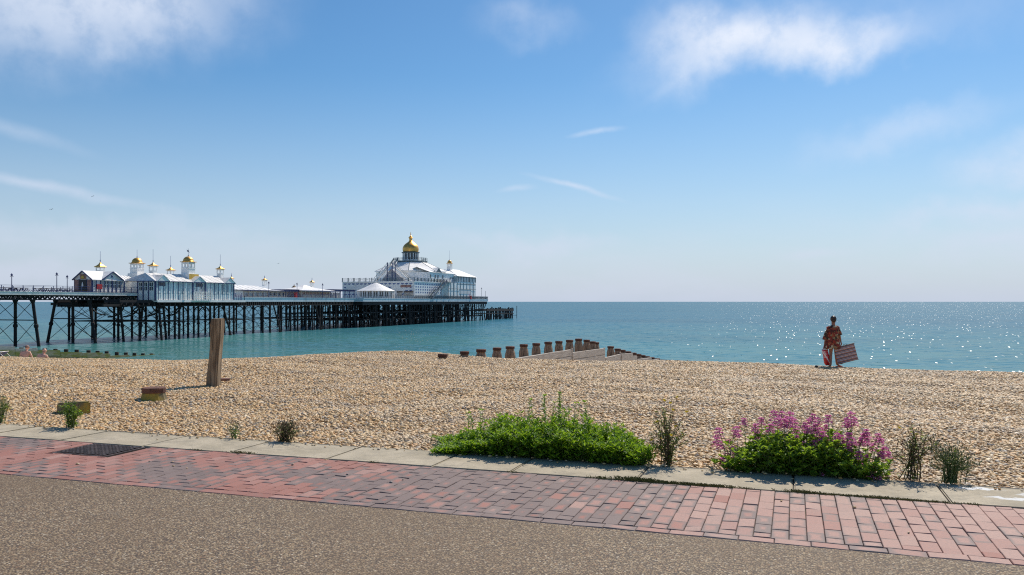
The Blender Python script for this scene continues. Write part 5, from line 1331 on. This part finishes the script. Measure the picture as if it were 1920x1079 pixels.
place(mb, wo_, YAW); ka = mb.build('kaftan', m, wo_, smooth=True)
mb = MB()
for f_ in ('tol', 'tor'):
    a = Vector(J[f_]); h_ = Vector(J['anl' if f_ == 'tol' else 'anr']); d = (a - h_); d.z = 0; d.normalize()
    mb.tube([Vector((h_.x, h_.y, .012)) - d * .05, Vector((h_.x, h_.y, .012)) + d * .06, Vector((a.x, a.y, .012)) + d * .03, Vector((a.x, a.y, .02)) + d * .055], [.026, .032, .040, .02], 10)
place(mb, wo_, YAW); mb.build('sandal', paint('red sandal', (.28, .02, .02), .6), wo_)
# red and white carrier bag
pb_ = Vector((-.32, .02, 0)); bg_ = empty('carrier_bag', (pf.x + (-.33) * math.cos(YAW), pf.y - .33 * math.sin(YAW), pf.z + .3), 'red and white carrier bag hanging from the left hand of the person in the kaftan', 'bag')
mb = MB(); vs, fs = [], []; n = 18
rings = [(-.315, .61, .045, .02), (-.335, .585, .10, .03), (-.325, .50, .105, .055), (-.29, .38, .095, .07), (-.27, .26, .10, .075), (-.255, .15, .098, .07), (-.25, .085, .07, .05), (-.25, .07, .03, .02)]
for i, (cx_, z, rx, ry) in enumerate(rings):
    for j in range(n): a = 2 * math.pi * j / n; q = 1 + .07 * math.sin(a * 5 + i); vs.append((cx_ + rx * q * math.cos(a), .01 + ry * q * math.sin(a), z + .01 * math.sin(a * 3)))
for i in range(len(rings) - 1):
    for j in range(n): fs.append((i * n + j, i * n + (j + 1) % n, (i + 1) * n + (j + 1) % n, (i + 1) * n + j))
mb.add(vs, fs); bg_.location = wo_.location; OFF[bg_.name] = Vector(bg_.location); place(mb, wo_, YAW)
m, g, b = material('bag film'); p = g.obj(); rt = g.mapping(p, (1, 1, 1), (0, 0, -YAW)); sx_ = g.new('ShaderNodeSeparateXYZ'); g.put(sx_.inputs[0], rt)
dg_ = g.math('ADD', sx_.outputs[0], g.math('MULTIPLY', sx_.outputs[2], .62))
wb = g.math('MULTIPLY', g.range(dg_, -.125, -.115), g.range(dg_, -.075, -.085))
c = g.mix(wb, (.58, .02, .025), (.80, .76, .76)); c = g.mix(g.range(sx_.outputs[2], .565, .58), c, (.82, .80, .80))
c = g.mix(g.range(g.noise(p, 12, 2), .55, .62, 0, .55), c, (.78, .66, .66))
g.put(b.inputs['Base Color'], c); b.inputs['Roughness'].default_value = .35; bo = mb.build('bag_body', m, bg_, smooth=True)
mb = MB(); yb_ = -.068      # the letter on the bag
for a, c_ in (((-.365, yb_, .53), (-.345, yb_, .42)), ((-.365, yb_, .53), (-.315, yb_ + .004, .52)), ((-.355, yb_, .475), (-.31, yb_ + .004, .468)), ((-.345, yb_, .42), (-.30, yb_ + .004, .415))): mb.bar(a, c_, .012, .006)
place(mb, wo_, YAW); mb.build('lettering', M['white'], bg_)
mb = MB(); mb.tube([(-.38, .01, .60), (-.35, .01, .68), (-.337, .012, .70), (-.31, .01, .68), (-.28, .01, .60)], .007, 6); place(mb, wo_, YAW); mb.build('handle', M['white'], bg_)
# striped folded lounger held on the right
m, g, b = material('striped canvas'); p = g.obj()
rt = g.mapping(p, (1, 1, 1), (0, 0, -YAW)); sx_ = g.new('ShaderNodeSeparateXYZ'); g.put(sx_.inputs[0], rt)
tt = g.math('SUBTRACT', g.math('MULTIPLY', sx_.outputs[2], math.cos(R(14))), g.math('MULTIPLY', sx_.outputs[0], math.sin(R(14))))
fr_ = g.math('FRACT', g.math('MULTIPLY', tt, 8.6))
c = g.ramp(fr_, [(0., (.15, .13, .16)), (.22, (.60, .26, .15)), (.36, (.20, .16, .20)), (.48, (.70, .68, .72)), (.60, (.17, .17, .25)), (.74, (.58, .30, .19)), (.86, (.42, .42, .52)), (.94, (.10, .09, .12))], 'CONSTANT')
g.put(b.inputs['Base Color'], c); b.inputs['Roughness'].default_value = .9
lo_ = empty('folded_lounger', wo_.location, 'folded striped beach lounger carried in the right hand of the person in the kaftan', 'lounger')
A0, Ux, Uz = Vector((-.045, .09, .615)), Vector((math.cos(R(14)), 0, math.sin(R(14)))), Vector((.24, 0, -.97)).normalized()
Uz = Vector((math.sin(R(15)), 0, -math.cos(R(15))))
def slab(mb, a, w_, h, y0, y1):
    q = [a, a + Ux * w_, a + Ux * w_ + Uz * h, a + Uz * h]
    mb.add([(v.x, y0, v.z) for v in q] + [(v.x, y1, v.z) for v in q], [(0, 1, 2, 3), (7, 6, 5, 4), (0, 4, 5, 1), (1, 5, 6, 2), (2, 6, 7, 3), (3, 7, 4, 0)])
mb = MB(); slab(mb, A0, .66, .52, -.06, -.035); slab(mb, A0 + Ux * .004 + Uz * .006, .652, .50, -.028, -.005); slab(mb, A0 + Ux * .008 + Uz * .004, .65, .51, .0, .02)
mb.v = [(x, y + .02, z) for x, y, z in mb.v]; place(mb, wo_, YAW); mb.build('canvas', m, lo_, bevel=.006)
mb = MB()
Y_ = Vector((0, .0, 0))
for h_ in (-.008, .528): mb.tube([A0 + Uz * h_ + Ux * -.03, A0 + Uz * h_ + Ux * .70], .011, 8)
mb.tube([A0 + Uz * .528 + Ux * .04, A0 + Uz * .545 + Ux * .12, A0 + Uz * .528 + Ux * .2], .009, 6)
mb.tube([A0 + Uz * -.008 + Ux * .30, A0 + Uz * -.045 + Ux * .34, A0 + Uz * -.045 + Ux * .42, A0 + Uz * -.008 + Ux * .46], .008, 6)
mb.v = [(x, y - .085, z) for x, y, z in mb.v]; place(mb, wo_, YAW); mb.build('frame', M['black'], lo_)
lo_.location = wo_.location

# two sunbathers sitting behind the beach crest, backs to the camera
def sitter(px, ytop, Z, label, lean, headturn, capped, side):
    p = at(px, Z); p.z = hgt(ytop, p.x, p.y) - .86
    r = empty('person', p, label, 'person')
    s = side; L = lean
    J = {'pel': (0, 0, .10), 'lum': (L * .3, .05, .26), 'che': (L * .8, .10, .44), 'ne0': (L, .14, .575), 'ne1': (L * 1.15, .17, .63), 'hd0': (L * 1.25, .20, .70), 'hd1': (L * 1.3, .205, .78),
         'shl': (L * .8 - .19, .10, .52), 'ell': (L * .5 - .26, .12, .27), 'wrl': (-.24, .34, .14), 'pal': (-.23, .42, .13), 'shr': (L * .8 + .19, .11, .52), 'elr': (L * .8 + .29 * s, .14, .27), 'wrr': (L + .40 * s, .2, .19 if s > .95 else .08), 'par': (L + .47 * s, .22, .20 if s > .95 else .05),
         'hil': (-.11, .08, .09), 'knl': (-.22, .50, .22), 'anl': (-.20, .84, .0), 'hir': (.11, .08, .09), 'knr': (.22, .50, .22), 'anr': (.2, .84, .0), 'tol': (-.2, .96, .03), 'tor': (.2, .96, .03)}
    nm_ = list(J); ix = {k: i for i, k in enumerate(nm_)}
    ed = [('pel', 'lum'), ('lum', 'che'), ('che', 'ne0'), ('ne0', 'ne1'), ('ne1', 'hd0'), ('hd0', 'hd1'), ('che', 'shl'), ('shl', 'ell'), ('ell', 'wrl'), ('wrl', 'pal'), ('che', 'shr'), ('shr', 'elr'), ('elr', 'wrr'), ('wrr', 'par'),
          ('pel', 'hil'), ('hil', 'knl'), ('knl', 'anl'), ('anl', 'tol'), ('pel', 'hir'), ('hir', 'knr'), ('knr', 'anr'), ('anr', 'tor')]
    rd = {'pel': (.20, .13), 'lum': (.19, .13), 'che': (.20, .14), 'ne0': .07, 'ne1': .055, 'hd0': .07, 'hd1': .075, 'shl': .07, 'ell': .045, 'wrl': .03, 'pal': (.04, .02), 'shr': .07, 'elr': .045, 'wrr': .03, 'par': (.04, .02), 'hil': .1, 'knl': .06, 'anl': .04, 'hir': .1, 'knr': .06, 'anr': .04, 'tol': .035, 'tor': .035}
    V_, F_ = skin_geo([J[k] for k in nm_], [(ix[a], ix[b_]) for a, b_ in ed], [rd[k] for k in nm_])
    mb = MB(); mb.add(V_, F_); h = Vector((L * 1.28, .205, .755))
    ball(mb, h, .082, .10, .105); ball(mb, h + Vector((headturn, .08, -.01)), .018, .025, .02)
    for e in (-1, 1): ball(mb, h + Vector((e * .084, .0, -.01)), .012, .02, .03)
    fingers(mb, Vector(J['par']), (1, .2, -.2), side=(0, 1, 0)); fingers(mb, Vector(J['pal']), (0, 1, -.2), side=(1, 0, 0))
    place(mb, r, TH); mb.build('body', skin_fair, r, smooth=True)
    mb = MB(); mb.tube([(-.20, .1, .06), (.20, .1, .06)], .13, 12); place(mb, r, TH); mb.build('shorts', M['midblue'], r)
    if capped:
        mb = MB(); ball(mb, h + Vector((-.005, -.01, .03)), .088, .105, .09); place(mb, r, TH); mb.build('cap', paint('brown sun cap', (.30, .20, .17), .8), r, smooth=True)
        mb = MB(); mb.lathe(h + Vector((-.09, -.10, .03)), [(.055, -.01), (.07, 0), (.05, .02)], 10, sx=1.0, sy=.5); mb.tube([h + Vector((.0, .10, .005)), h + Vector((.085, .06, .005)), h + Vector((.088, -.02, .005))], .012, 6)
        place(mb, r, TH); mb.build('sunglasses', M['black'], r)
    else:
        mb = MB(); ball(mb, h + Vector((0, -.035, -.045)), .084, .078, .05); place(mb, r, TH); mb.build('hair', paint('cropped grey hair', (.40, .27, .22), .9), r, smooth=True)
    return r
sitter(44, 648.3, 39.8, 'shirtless person in a cap sitting behind the beach crest, arm stretched to the right', .05, .06, True, 1.0)
sitter(74.5, 654.2, 38.9, 'bald shirtless person sitting behind the beach crest beside the one in a cap', .09, .05, False, .9)
# corner of a deckchair and an arm at the very left edge
p = at(1, 39.5); p.z = hgt(671, p.x, p.y)
dk = empty('deckchair', p, 'low white framed beach chair cut off by the left edge of the photo', 'chair')
mb = MB()
for yy in (0, .5):
    mb.tube([(-.35, yy, .0), (.08, yy, .28)], .014, 6); mb.tube([(-.1, yy, .27), (.24, yy, -.05)], .014, 6)
mb.tube([(.08, 0, .28), (.08, .5, .28)], .014, 6); mb.tube([(-.35, 0, .0), (-.35, .5, .0)], .014, 6); mb.tube([(-.1, 0, .27), (-.1, .5, .27)], .014, 6); place(mb, dk, TH); mb.build('frame', M['white'], dk)
mb = MB(); mb.add([(-.34, 0, .02), (-.34, .5, .02), (-.1, .5, .12), (-.1, 0, .12), (.07, 0, .27), (.07, .5, .27)], [(0, 1, 2, 3), (3, 2, 5, 4)])
mb.add([(-.34, 0, .0), (-.34, .5, .0), (-.1, .5, .10), (-.1, 0, .10), (.07, 0, .25), (.07, .5, .25)], [(3, 2, 1, 0), (4, 5, 2, 3)]); place(mb, dk, TH); mb.build('seat', M['midblue'], dk)

# ------------------------------------------------------------------ plants along the kerb
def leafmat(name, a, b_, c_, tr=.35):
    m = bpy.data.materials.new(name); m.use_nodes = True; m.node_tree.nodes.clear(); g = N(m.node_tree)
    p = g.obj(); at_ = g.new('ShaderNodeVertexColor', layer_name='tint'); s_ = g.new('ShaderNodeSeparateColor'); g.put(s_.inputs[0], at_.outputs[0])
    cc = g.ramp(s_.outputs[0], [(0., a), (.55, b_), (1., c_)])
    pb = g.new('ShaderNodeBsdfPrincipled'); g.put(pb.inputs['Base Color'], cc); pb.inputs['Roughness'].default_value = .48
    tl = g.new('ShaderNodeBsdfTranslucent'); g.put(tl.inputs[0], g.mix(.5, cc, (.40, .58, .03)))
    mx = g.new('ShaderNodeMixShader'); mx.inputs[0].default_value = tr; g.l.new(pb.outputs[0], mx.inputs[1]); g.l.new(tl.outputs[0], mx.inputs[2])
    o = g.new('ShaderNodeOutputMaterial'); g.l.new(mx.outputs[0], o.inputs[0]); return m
class Leaves:
    def __init__(s): s.v = []; s.f = []; s.t = []
    def leaf(s, p, d, l, w, tint, droop=.3, up=None):
        d = d.normalized(); sd_ = d.cross(Vector((0, 0, 1)))
        if sd_.length < .05: sd_ = Vector((1, 0, 0))
        sd_.normalize(); n = sd_.cross(d); b = len(s.v)
        tw = random.gauss(0, .35); sd_ = (sd_ * math.cos(tw) + n * math.sin(tw))
        m1 = p + d * l * .35 + Vector((0, 0, .02 * l)); m2 = p + d * l * .7 - Vector((0, 0, droop * l * .15)); e = p + d * l - Vector((0, 0, droop * l * .45))
        f_ = n * w * .18
        s.v += [tuple(q) for q in (p, m1 - sd_ * w * .5 + f_, m1, m1 + sd_ * w * .5 + f_, m2 - sd_ * w * .42 + f_, m2, m2 + sd_ * w * .42 + f_, e)]
        for q in ((0, 2, 1), (0, 3, 2), (1, 2, 5, 4), (2, 3, 6, 5), (4, 5, 7), (5, 6, 7)):
            s.f.append(tuple(b + k for k in q)); s.t += [tint] * len(q)
    def build(s, name, m, parent):
        off = OFF[parent.name]; me = bpy.data.meshes.new(name); me.from_pydata([tuple(Vector(v) - off) for v in s.v], [], s.f)
        ca = me.color_attributes.new('tint', 'FLOAT_COLOR', 'CORNER'); a = np.zeros((len(s.t), 4), 'f'); a[:, 0] = s.t; a[:, 3] = 1; ca.data.foreach_set('color', a.ravel())
        me.materials.append(m); me.update(); o = bpy.data.objects.new(name, me); col.objects.link(o); o.parent = parent; OFF[o.name] = off; return o
def rdir(up=.3, sp=1.):
    a = random.uniform(0, 6.283); return Vector((math.cos(a) * sp, math.sin(a) * sp, up))
def shoot(lv, st, base, top, n, ll, lw, r=.0035, leaf0=.3, tint=(.2, .9), up=.45, rosette=True):
    base, top = Vector(base), Vector(top); mid = base.lerp(top, .5) + Vector((random.gauss(0, .015), random.gauss(0, .015), .02))
    pts = [base, mid, top]; st.tube(pts, [r, r * .8, r * .45], 5, cap=False)
    for i in range(n):
        t = leaf0 + (1 - leaf0) * (i + random.random()) / n
        p = base.lerp(mid, t * 2) if t < .5 else mid.lerp(top, t * 2 - 1)
        k = 1 - .45 * max(0, t - .6) / .4
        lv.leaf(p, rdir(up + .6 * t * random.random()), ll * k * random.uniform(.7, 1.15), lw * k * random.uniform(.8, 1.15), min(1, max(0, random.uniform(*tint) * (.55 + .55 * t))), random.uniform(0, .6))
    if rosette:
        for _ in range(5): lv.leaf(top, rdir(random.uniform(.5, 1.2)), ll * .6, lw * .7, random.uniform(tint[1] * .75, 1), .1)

stem_m = paint('green stem', (.10, .14, .04), .6, var=.3, scale=20)
stem_b = paint('dry brown stem', (.12, .075, .04), .8, var=.4, scale=20)
L_green = leafmat('bright green leaf', (.035, .10, .006), (.13, .28, .012), (.33, .50, .03), .42)
L_val = leafmat('valerian leaf', (.035, .09, .01), (.12, .24, .02), (.30, .44, .05), .45)
L_dull = leafmat('dull weed leaf', (.06, .085, .02), (.15, .19, .05), (.28, .31, .09), .35)

def front(px, v=V_BEACH + .05): p = on_y(px, v); return p
# 1: the big bright green bush
random.seed(42)
pc = on_y(1015, V_BEACH + .35)
r = empty('green_bush', (pc.x, pc.y, 0), 'large low bright green leafy bush spilling over the kerb, the biggest plant without flowers', 'bush')
lv, st = Leaves(), MB()
prof = [(820, 8), (835, 16), (868, 34), (895, 56), (930, 80), (960, 100), (1000, 100), (1040, 96), (1060, 90), (1085, 100), (1110, 102), (1140, 90), (1165, 72), (1185, 55), (1205, 28)]
PX, PH = [a for a, _ in prof], [b_ for _, b_ in prof]
for i in range(1750):
    skirt = i > 1150
    px = random.uniform(830, 1200); hpx = interp(px, PX, PH) * (1 + .22 * math.sin(px * .085) * math.sin(px * .031 + 1)); v0 = V_BEACH + random.uniform(-.04, .72)
    if skirt: v0 = V_BEACH + random.uniform(-.03, .12)
    q = (v0 - (V_BEACH + .34)) / .46; k = math.sqrt(max(0.02, 1 - q * q * .85)); cl_n = .82 + .22 * math.sin(px * .21 + v0 * 9) * math.sin(v0 * 13 + px * .05)
    z = hpx * .0040 * k * random.uniform(.6, 1.02) * cl_n
    if skirt: z = hpx * .0040 * random.uniform(.08, .6)
    b_ = on_y(px, v0); b_.z = height(b_.x, b_.y) if b_.y > V_BEACH else 0
    out = Vector((random.gauss(0, .05), (-.13 if v0 < V_BEACH + .2 else -.02) * random.random() + random.gauss(0, .03), 0))
    if skirt: out = Vector((random.gauss(0, .05), -random.uniform(.02, .14), 0))
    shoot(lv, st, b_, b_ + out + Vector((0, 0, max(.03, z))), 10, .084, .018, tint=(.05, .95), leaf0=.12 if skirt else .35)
for px, hh, n in ((1022, 122, 30), (1052, 128, 30), (994, 112, 18), (1100, 112, 16), (872, 76, 16), (1042, 108, 14), (905, 84, 12), (1085, 108, 12)):
    for _ in range(2):
        b_ = on_y(px + random.gauss(0, 3), V_BEACH + .35); shoot(lv, st, b_, b_ + Vector((random.gauss(0, .02), 0, hh * .0043)), n, .06, .016, tint=(.25, .9), leaf0=.5)
for px in list(range(1150, 1225, 6)):
    b_ = on_y(px, V_BEACH + random.uniform(-.03, .15))
    for _ in range(5): shoot(lv, st, b_, b_ + Vector((random.gauss(0, .07), random.gauss(-.03, .03), random.uniform(.06, .16))), 6, .09, .012, tint=(.4, 1), up=.8)
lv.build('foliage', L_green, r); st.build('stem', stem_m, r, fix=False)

# 2: red valerian in flower
random.seed(4)
pc = on_y(1500, V_BEACH + .25)
r = empty('flowering_bush', (pc.x, pc.y, 0), 'leafy green bush covered in clusters of pink purple flowers beside the kerb', 'flowering bush')
lv, st = Leaves(), MB()
PX, PH = [1345, 1370, 1395, 1430, 1470, 1510, 1545, 1590, 1625, 1660], [15, 40, 62, 85, 100, 84, 86, 76, 62, 30]
for i in range(640):
    skirt = i > 430
    px = random.triangular(1350, 1662, 1500); hpx = interp(px, PX, PH) * (1 + .2 * math.sin(px * .09) * math.sin(px * .037)); v0 = V_BEACH + random.uniform(-.04, .5)
    if skirt: v0 = V_BEACH + random.uniform(-.03, .1)
    q = (v0 - (V_BEACH + .22)) / .4; k = math.sqrt(max(.05, 1 - q * q * .8)); z = hpx * .0037 * (k * random.uniform(.5, 1.02) if not skirt else random.uniform(.1, .6))
    b_ = on_y(px, v0); b_.z = height(b_.x, b_.y) if b_.y > V_BEACH else 0
    out = Vector((random.gauss(0, .06), (-.12 if v0 < V_BEACH + .2 else 0) * random.random() + random.gauss(0, .03), 0))
    if skirt: out = Vector((random.gauss(0, .06), -random.uniform(.02, .12), 0))
    shoot(lv, st, b_, b_ + out + Vector((0, 0, max(.03, z))), 6, .085, .036, tint=(.08, .95), leaf0=.12 if skirt else .3)
heads = [(703, 120, 1.2), (775, 125, 1.1), (855, 135, 1.4), (860, 185, 1.1), (400, 190, .8), (570, 185, .9), (515, 250, .9), (325, 275, 1.2), (325, 320, .8), (145, 290, 1.1), (130, 385, 1.2), (165, 425, .9), (530, 325, .9), (665, 250, 1.0),
         (740, 185, 1.1), (800, 200, 1.1), (905, 200, 1.0), (915, 275, .8), (1090, 150, .9), (1060, 200, 1.1), (1140, 190, .9), (1015, 235, .9), (1040, 265, .9), (1115, 255, 1.1), (1160, 290, 1.1), (1195, 325, 1.0), (1240, 160, .9), (1225, 260, .9),
         (1470, 135, 1.2), (1505, 195, .9), (1430, 195, 1.0), (1440, 240, .7), (1330, 340, .9), (1370, 360, .9), (1450, 340, 1.3), (1485, 390, .9), (1450, 450, .9), (1625, 305, 1.0), (1600, 350, 1.2), (1570, 385, .9), (1630, 395, .9), (1745, 350, 1.2),
         (1765, 395, .7), (1700, 450, 1.0), (1810, 485, 1.2), (1770, 520, .8), (1845, 525, .7), (1110, 415, 1.0), (1145, 490, .8), (290, 475, 1.0), (240, 405, .6), (190, 585, .8), (285, 575, .7), (530, 390, .8), (1550, 525, .9), (1530, 570, .6),
         (1625, 555, .5), (1700, 665, .6), (1680, 730, 1.0), (1575, 640, .5), (220, 520, .6), (1000, 425, .5), (930, 360, .4), (700, 335, .5), (1190, 800, .5), (1750, 780, .5)]
m, g, b = material('pink florets'); oi = g.noise(g.obj(), 60, 3); pk = g.ramp(oi, [(0.3, (.46, .09, .29)), (.5, (.76, .25, .50)), (.7, (.92, .52, .74))]); g.put(b.inputs['Base Color'], pk); b.inputs['Roughness'].default_value = .7; M['pink'] = m
tl = g.new('ShaderNodeBsdfTranslucent'); g.put(tl.inputs[0], pk); mx = g.new('ShaderNodeMixShader'); mx.inputs[0].default_value = .45; g.l.new(b.outputs[0], mx.inputs[1]); g.l.new(tl.outputs[0], mx.inputs[2])
g.l.new(mx.outputs[0], [n_ for n_ in m.node_tree.nodes if n_.type == 'OUTPUT_MATERIAL'][0].inputs[0])
for zx, zy, s_ in heads:
    px, py = 1320 + zx / 5.333, 750 + zy / 5.333
    v0 = V_BEACH + random.uniform(.0, .4); p = on_y(px, v0, py)
    if p.z < .05: v0 = V_BEACH - .02; p = on_y(px, v0, py); p.z = max(p.z, .03)
    gb = Vector((p.x + random.gauss(0, .05) + (.12 if px < 1380 else -.12 if px > 1620 else 0), max(p.y - .02, V_BEACH + .03), 0)); mid = gb.lerp(p, .6) + Vector((0, 0, .03))
    st.tube([gb, mid, p], [.003, .0025, .0018], 5, cap=False)
    for q in range(4): lv.leaf(gb.lerp(p, random.uniform(.4, .85)), rdir(.3), .05, .016, random.uniform(.3, .8))
    mb = MB(); R_ = .034 * s_
    for lay in range(3):
        zc = p.z - R_ * .1 - lay * R_ * .85; rr_ = R_ * (.75 + .35 * lay) * (1 if lay < 2 else .9)
        if lay == 2 and s_ < .8: continue
        nf = int(46 * s_)
        for _ in range(nf):
            a = random.uniform(0, 6.283); rad_ = rr_ * math.sqrt(random.random()); fx, fy, fz = p.x + math.cos(a) * rad_, p.y + math.sin(a) * rad_, zc + random.gauss(0, R_ * .10) + (rr_ - rad_) * .45
            w_ = random.uniform(.005, .009); tl_ = Vector((random.gauss(0, .5), random.gauss(0, .5), 1)).normalized(); u1 = tl_.orthogonal().normalized(); u2 = tl_.cross(u1); c0 = Vector((fx, fy, fz))
            vs = [c0 - tl_ * .003] + [c0 + (u1 * math.cos(k * 1.2566) + u2 * math.sin(k * 1.2566)) * w_ for k in range(5)]
            mb.add(vs, [(0, 1, 2), (0, 2, 3), (0, 3, 4), (0, 4, 5), (0, 5, 1)])
    mb.build('flower_head', M['pink'], r, fix=False)
lv.build('foliage', L_val, r); st.build('stem', stem_m, r, fix=False)

# yellow flowered and dry weeds
m, g, b = material('yellow petals'); b.inputs['Base Color'].default_value = (.95, .68, .02, 1); b.inputs['Roughness'].default_value = .7; M['yellow'] = m
def weed(name, label, px0, px1, htpx, ns, leafn, lm, sm_, flowers=(), seed=1, ll=.03, lw=.007, v=.12, branch=3, spread=1., base=None, fs=.020, kpx=None, bs=.09):
    random.seed(seed); pc = on_y((px0 + px1) / 2, V_BEACH + v); k = kpx or pixel_size(pc)
    r = empty(name, (pc.x, pc.y, 0), label, 'weed'); lv, st = Leaves(), MB()
    bx = base or (px0 + px1) / 2
    for i in range(ns):
        b_ = on_y(bx + random.gauss(0, (px1 - px0) * bs), V_BEACH + v + random.gauss(0, .03)); b_.z = .0
        tx_ = random.uniform(px0, px1); t_ = on_y(tx_, V_BEACH + v + random.gauss(0, .07)); e = 1 - abs((tx_ - (px0 + px1) / 2) / (px1 - px0) * 2) ** 2 * .55
        t_.z = htpx * k * e * random.uniform(.65, 1.)
        mid = b_.lerp(t_, .5) + Vector(((b_.x - t_.x) * .18, 0, .03)); st.tube([b_, mid, t_], [.0042, .003, .0015], 5, cap=False)
        for _ in range(leafn):
            t = random.random() ** .8; p = b_.lerp(mid, t * 2) if t < .5 else mid.lerp(t_, t * 2 - 1); lv.leaf(p, rdir(random.uniform(-.1, .8)), ll * random.uniform(.5, 1.3) * (1.25 - t * .6), lw * random.uniform(.7, 1.3), random.random(), .5)
        for _ in range(branch):
            t = random.uniform(.35, .9); p = b_.lerp(mid, t * 2) if t < .5 else mid.lerp(t_, t * 2 - 1); e_ = p + Vector((random.gauss(0, .045) * spread, random.gauss(0, .03), random.uniform(.03, .1))); st.tube([p, p.lerp(e_, .5) + Vector((0, 0, -.008)), e_], [.002, .0015, .001], 4, cap=False)
            st.lathe(e_, [(.001, -.002), (.0042, .003), (.0036, .008), (.001, .011)], 5); 
            for _ in range(2): lv.leaf(p.lerp(e_, random.random()), rdir(.4), ll * .5, lw * .7, random.random(), .3)
    lv.build('foliage', lm, r)
    for px, py in flowers:
        p = on_y(px, V_BEACH + v + random.gauss(0, .04), py); gb = Vector((on_y(bx, V_BEACH + v).x, p.y, p.z * .35)); st.tube([gb, gb.lerp(p, .6) + Vector((0, 0, .01)), p - Vector((0, 0, .004))], [.002, .0016, .0012], 4, cap=False)
        mb = MB(); ax = Vector((random.gauss(0, .4), -.55, 1)).normalized(); u1 = ax.orthogonal().normalized(); u2 = ax.cross(u1); vs = [p - ax * .004]; n = 10
        for q in range(2 * n): w_ = fs * (1 if q % 2 else .55) * random.uniform(.85, 1.1); vs.append(p + (u1 * math.cos(q * math.pi / n) + u2 * math.sin(q * math.pi / n)) * w_ + ax * .003)
        mb.add(vs, [(0, q + 1, (q + 1) % (2 * n) + 1) for q in range(2 * n)]); mb.build('flower', M['yellow'], r, fix=False)
    st.build('stem', sm_, r, fix=False); return r
fl = [(1180 + a / 6.743, 730 + c_ / 6.743) for a, c_ in ((605, 100), (440, 140), (520, 175), (550, 260), (725, 285), (430, 320), (352, 410), (585, 470), (460, 535), (665, 560), (455, 575), (530, 580), (395, 620), (100, 620), (235, 740), (280, 640))]
weed('tall_weed', 'tall thin weed with small yellow flowers between the green bush and the pink flowers', 1215, 1292, 118, 22, 34, L_dull, stem_b, fl, seed=8, ll=.05, lw=.012, v=.1, base=1253)
weed('dry_weed', 'dry brown straggly weed with two yellow flowers right of the pink flowering bush', 1665, 1775, 108, 17, 22, L_dull, stem_b, [(1686, 802), (1718.5, 815)], seed=12, ll=.05, lw=.012, v=.12, base=1712, branch=6, spread=1.7, bs=.11)
weed('dry_weed', 'low dry greenish weed, rightmost plant along the kerb', 1735, 1822, 78, 34, 30, L_dull, stem_m, [], seed=13, ll=.03, lw=.006, v=.08, base=1778, branch=5, spread=1.6, bs=.12)
weed('small_weed', 'small leafy green weed in front of the lichen covered timber block', 106, 158, 58, 26, 16, L_val, stem_m, [], seed=14, ll=.055, lw=.016, v=.04, base=132)
weed('small_weed', 'yellow flowered weed cut off by the left edge of the photo', -20, 22, 56, 16, 14, L_dull, stem_m, [(6, 766), (14, 770), (3, 775)], seed=15, ll=.06, lw=.012, v=.04, base=2)
weed('small_weed', 'low dull green weed by the kerb below the square post', 503, 572, 36, 44, 14, L_dull, stem_b, [], seed=16, ll=.03, lw=.007, v=.03, base=535)
weed('small_weed', 'tiny green sprig in the shingle beside the kerb, smallest plant', 425, 456, 20, 9, 7, L_val, stem_m, [], seed=17, ll=.035, lw=.011, v=.03, base=440)
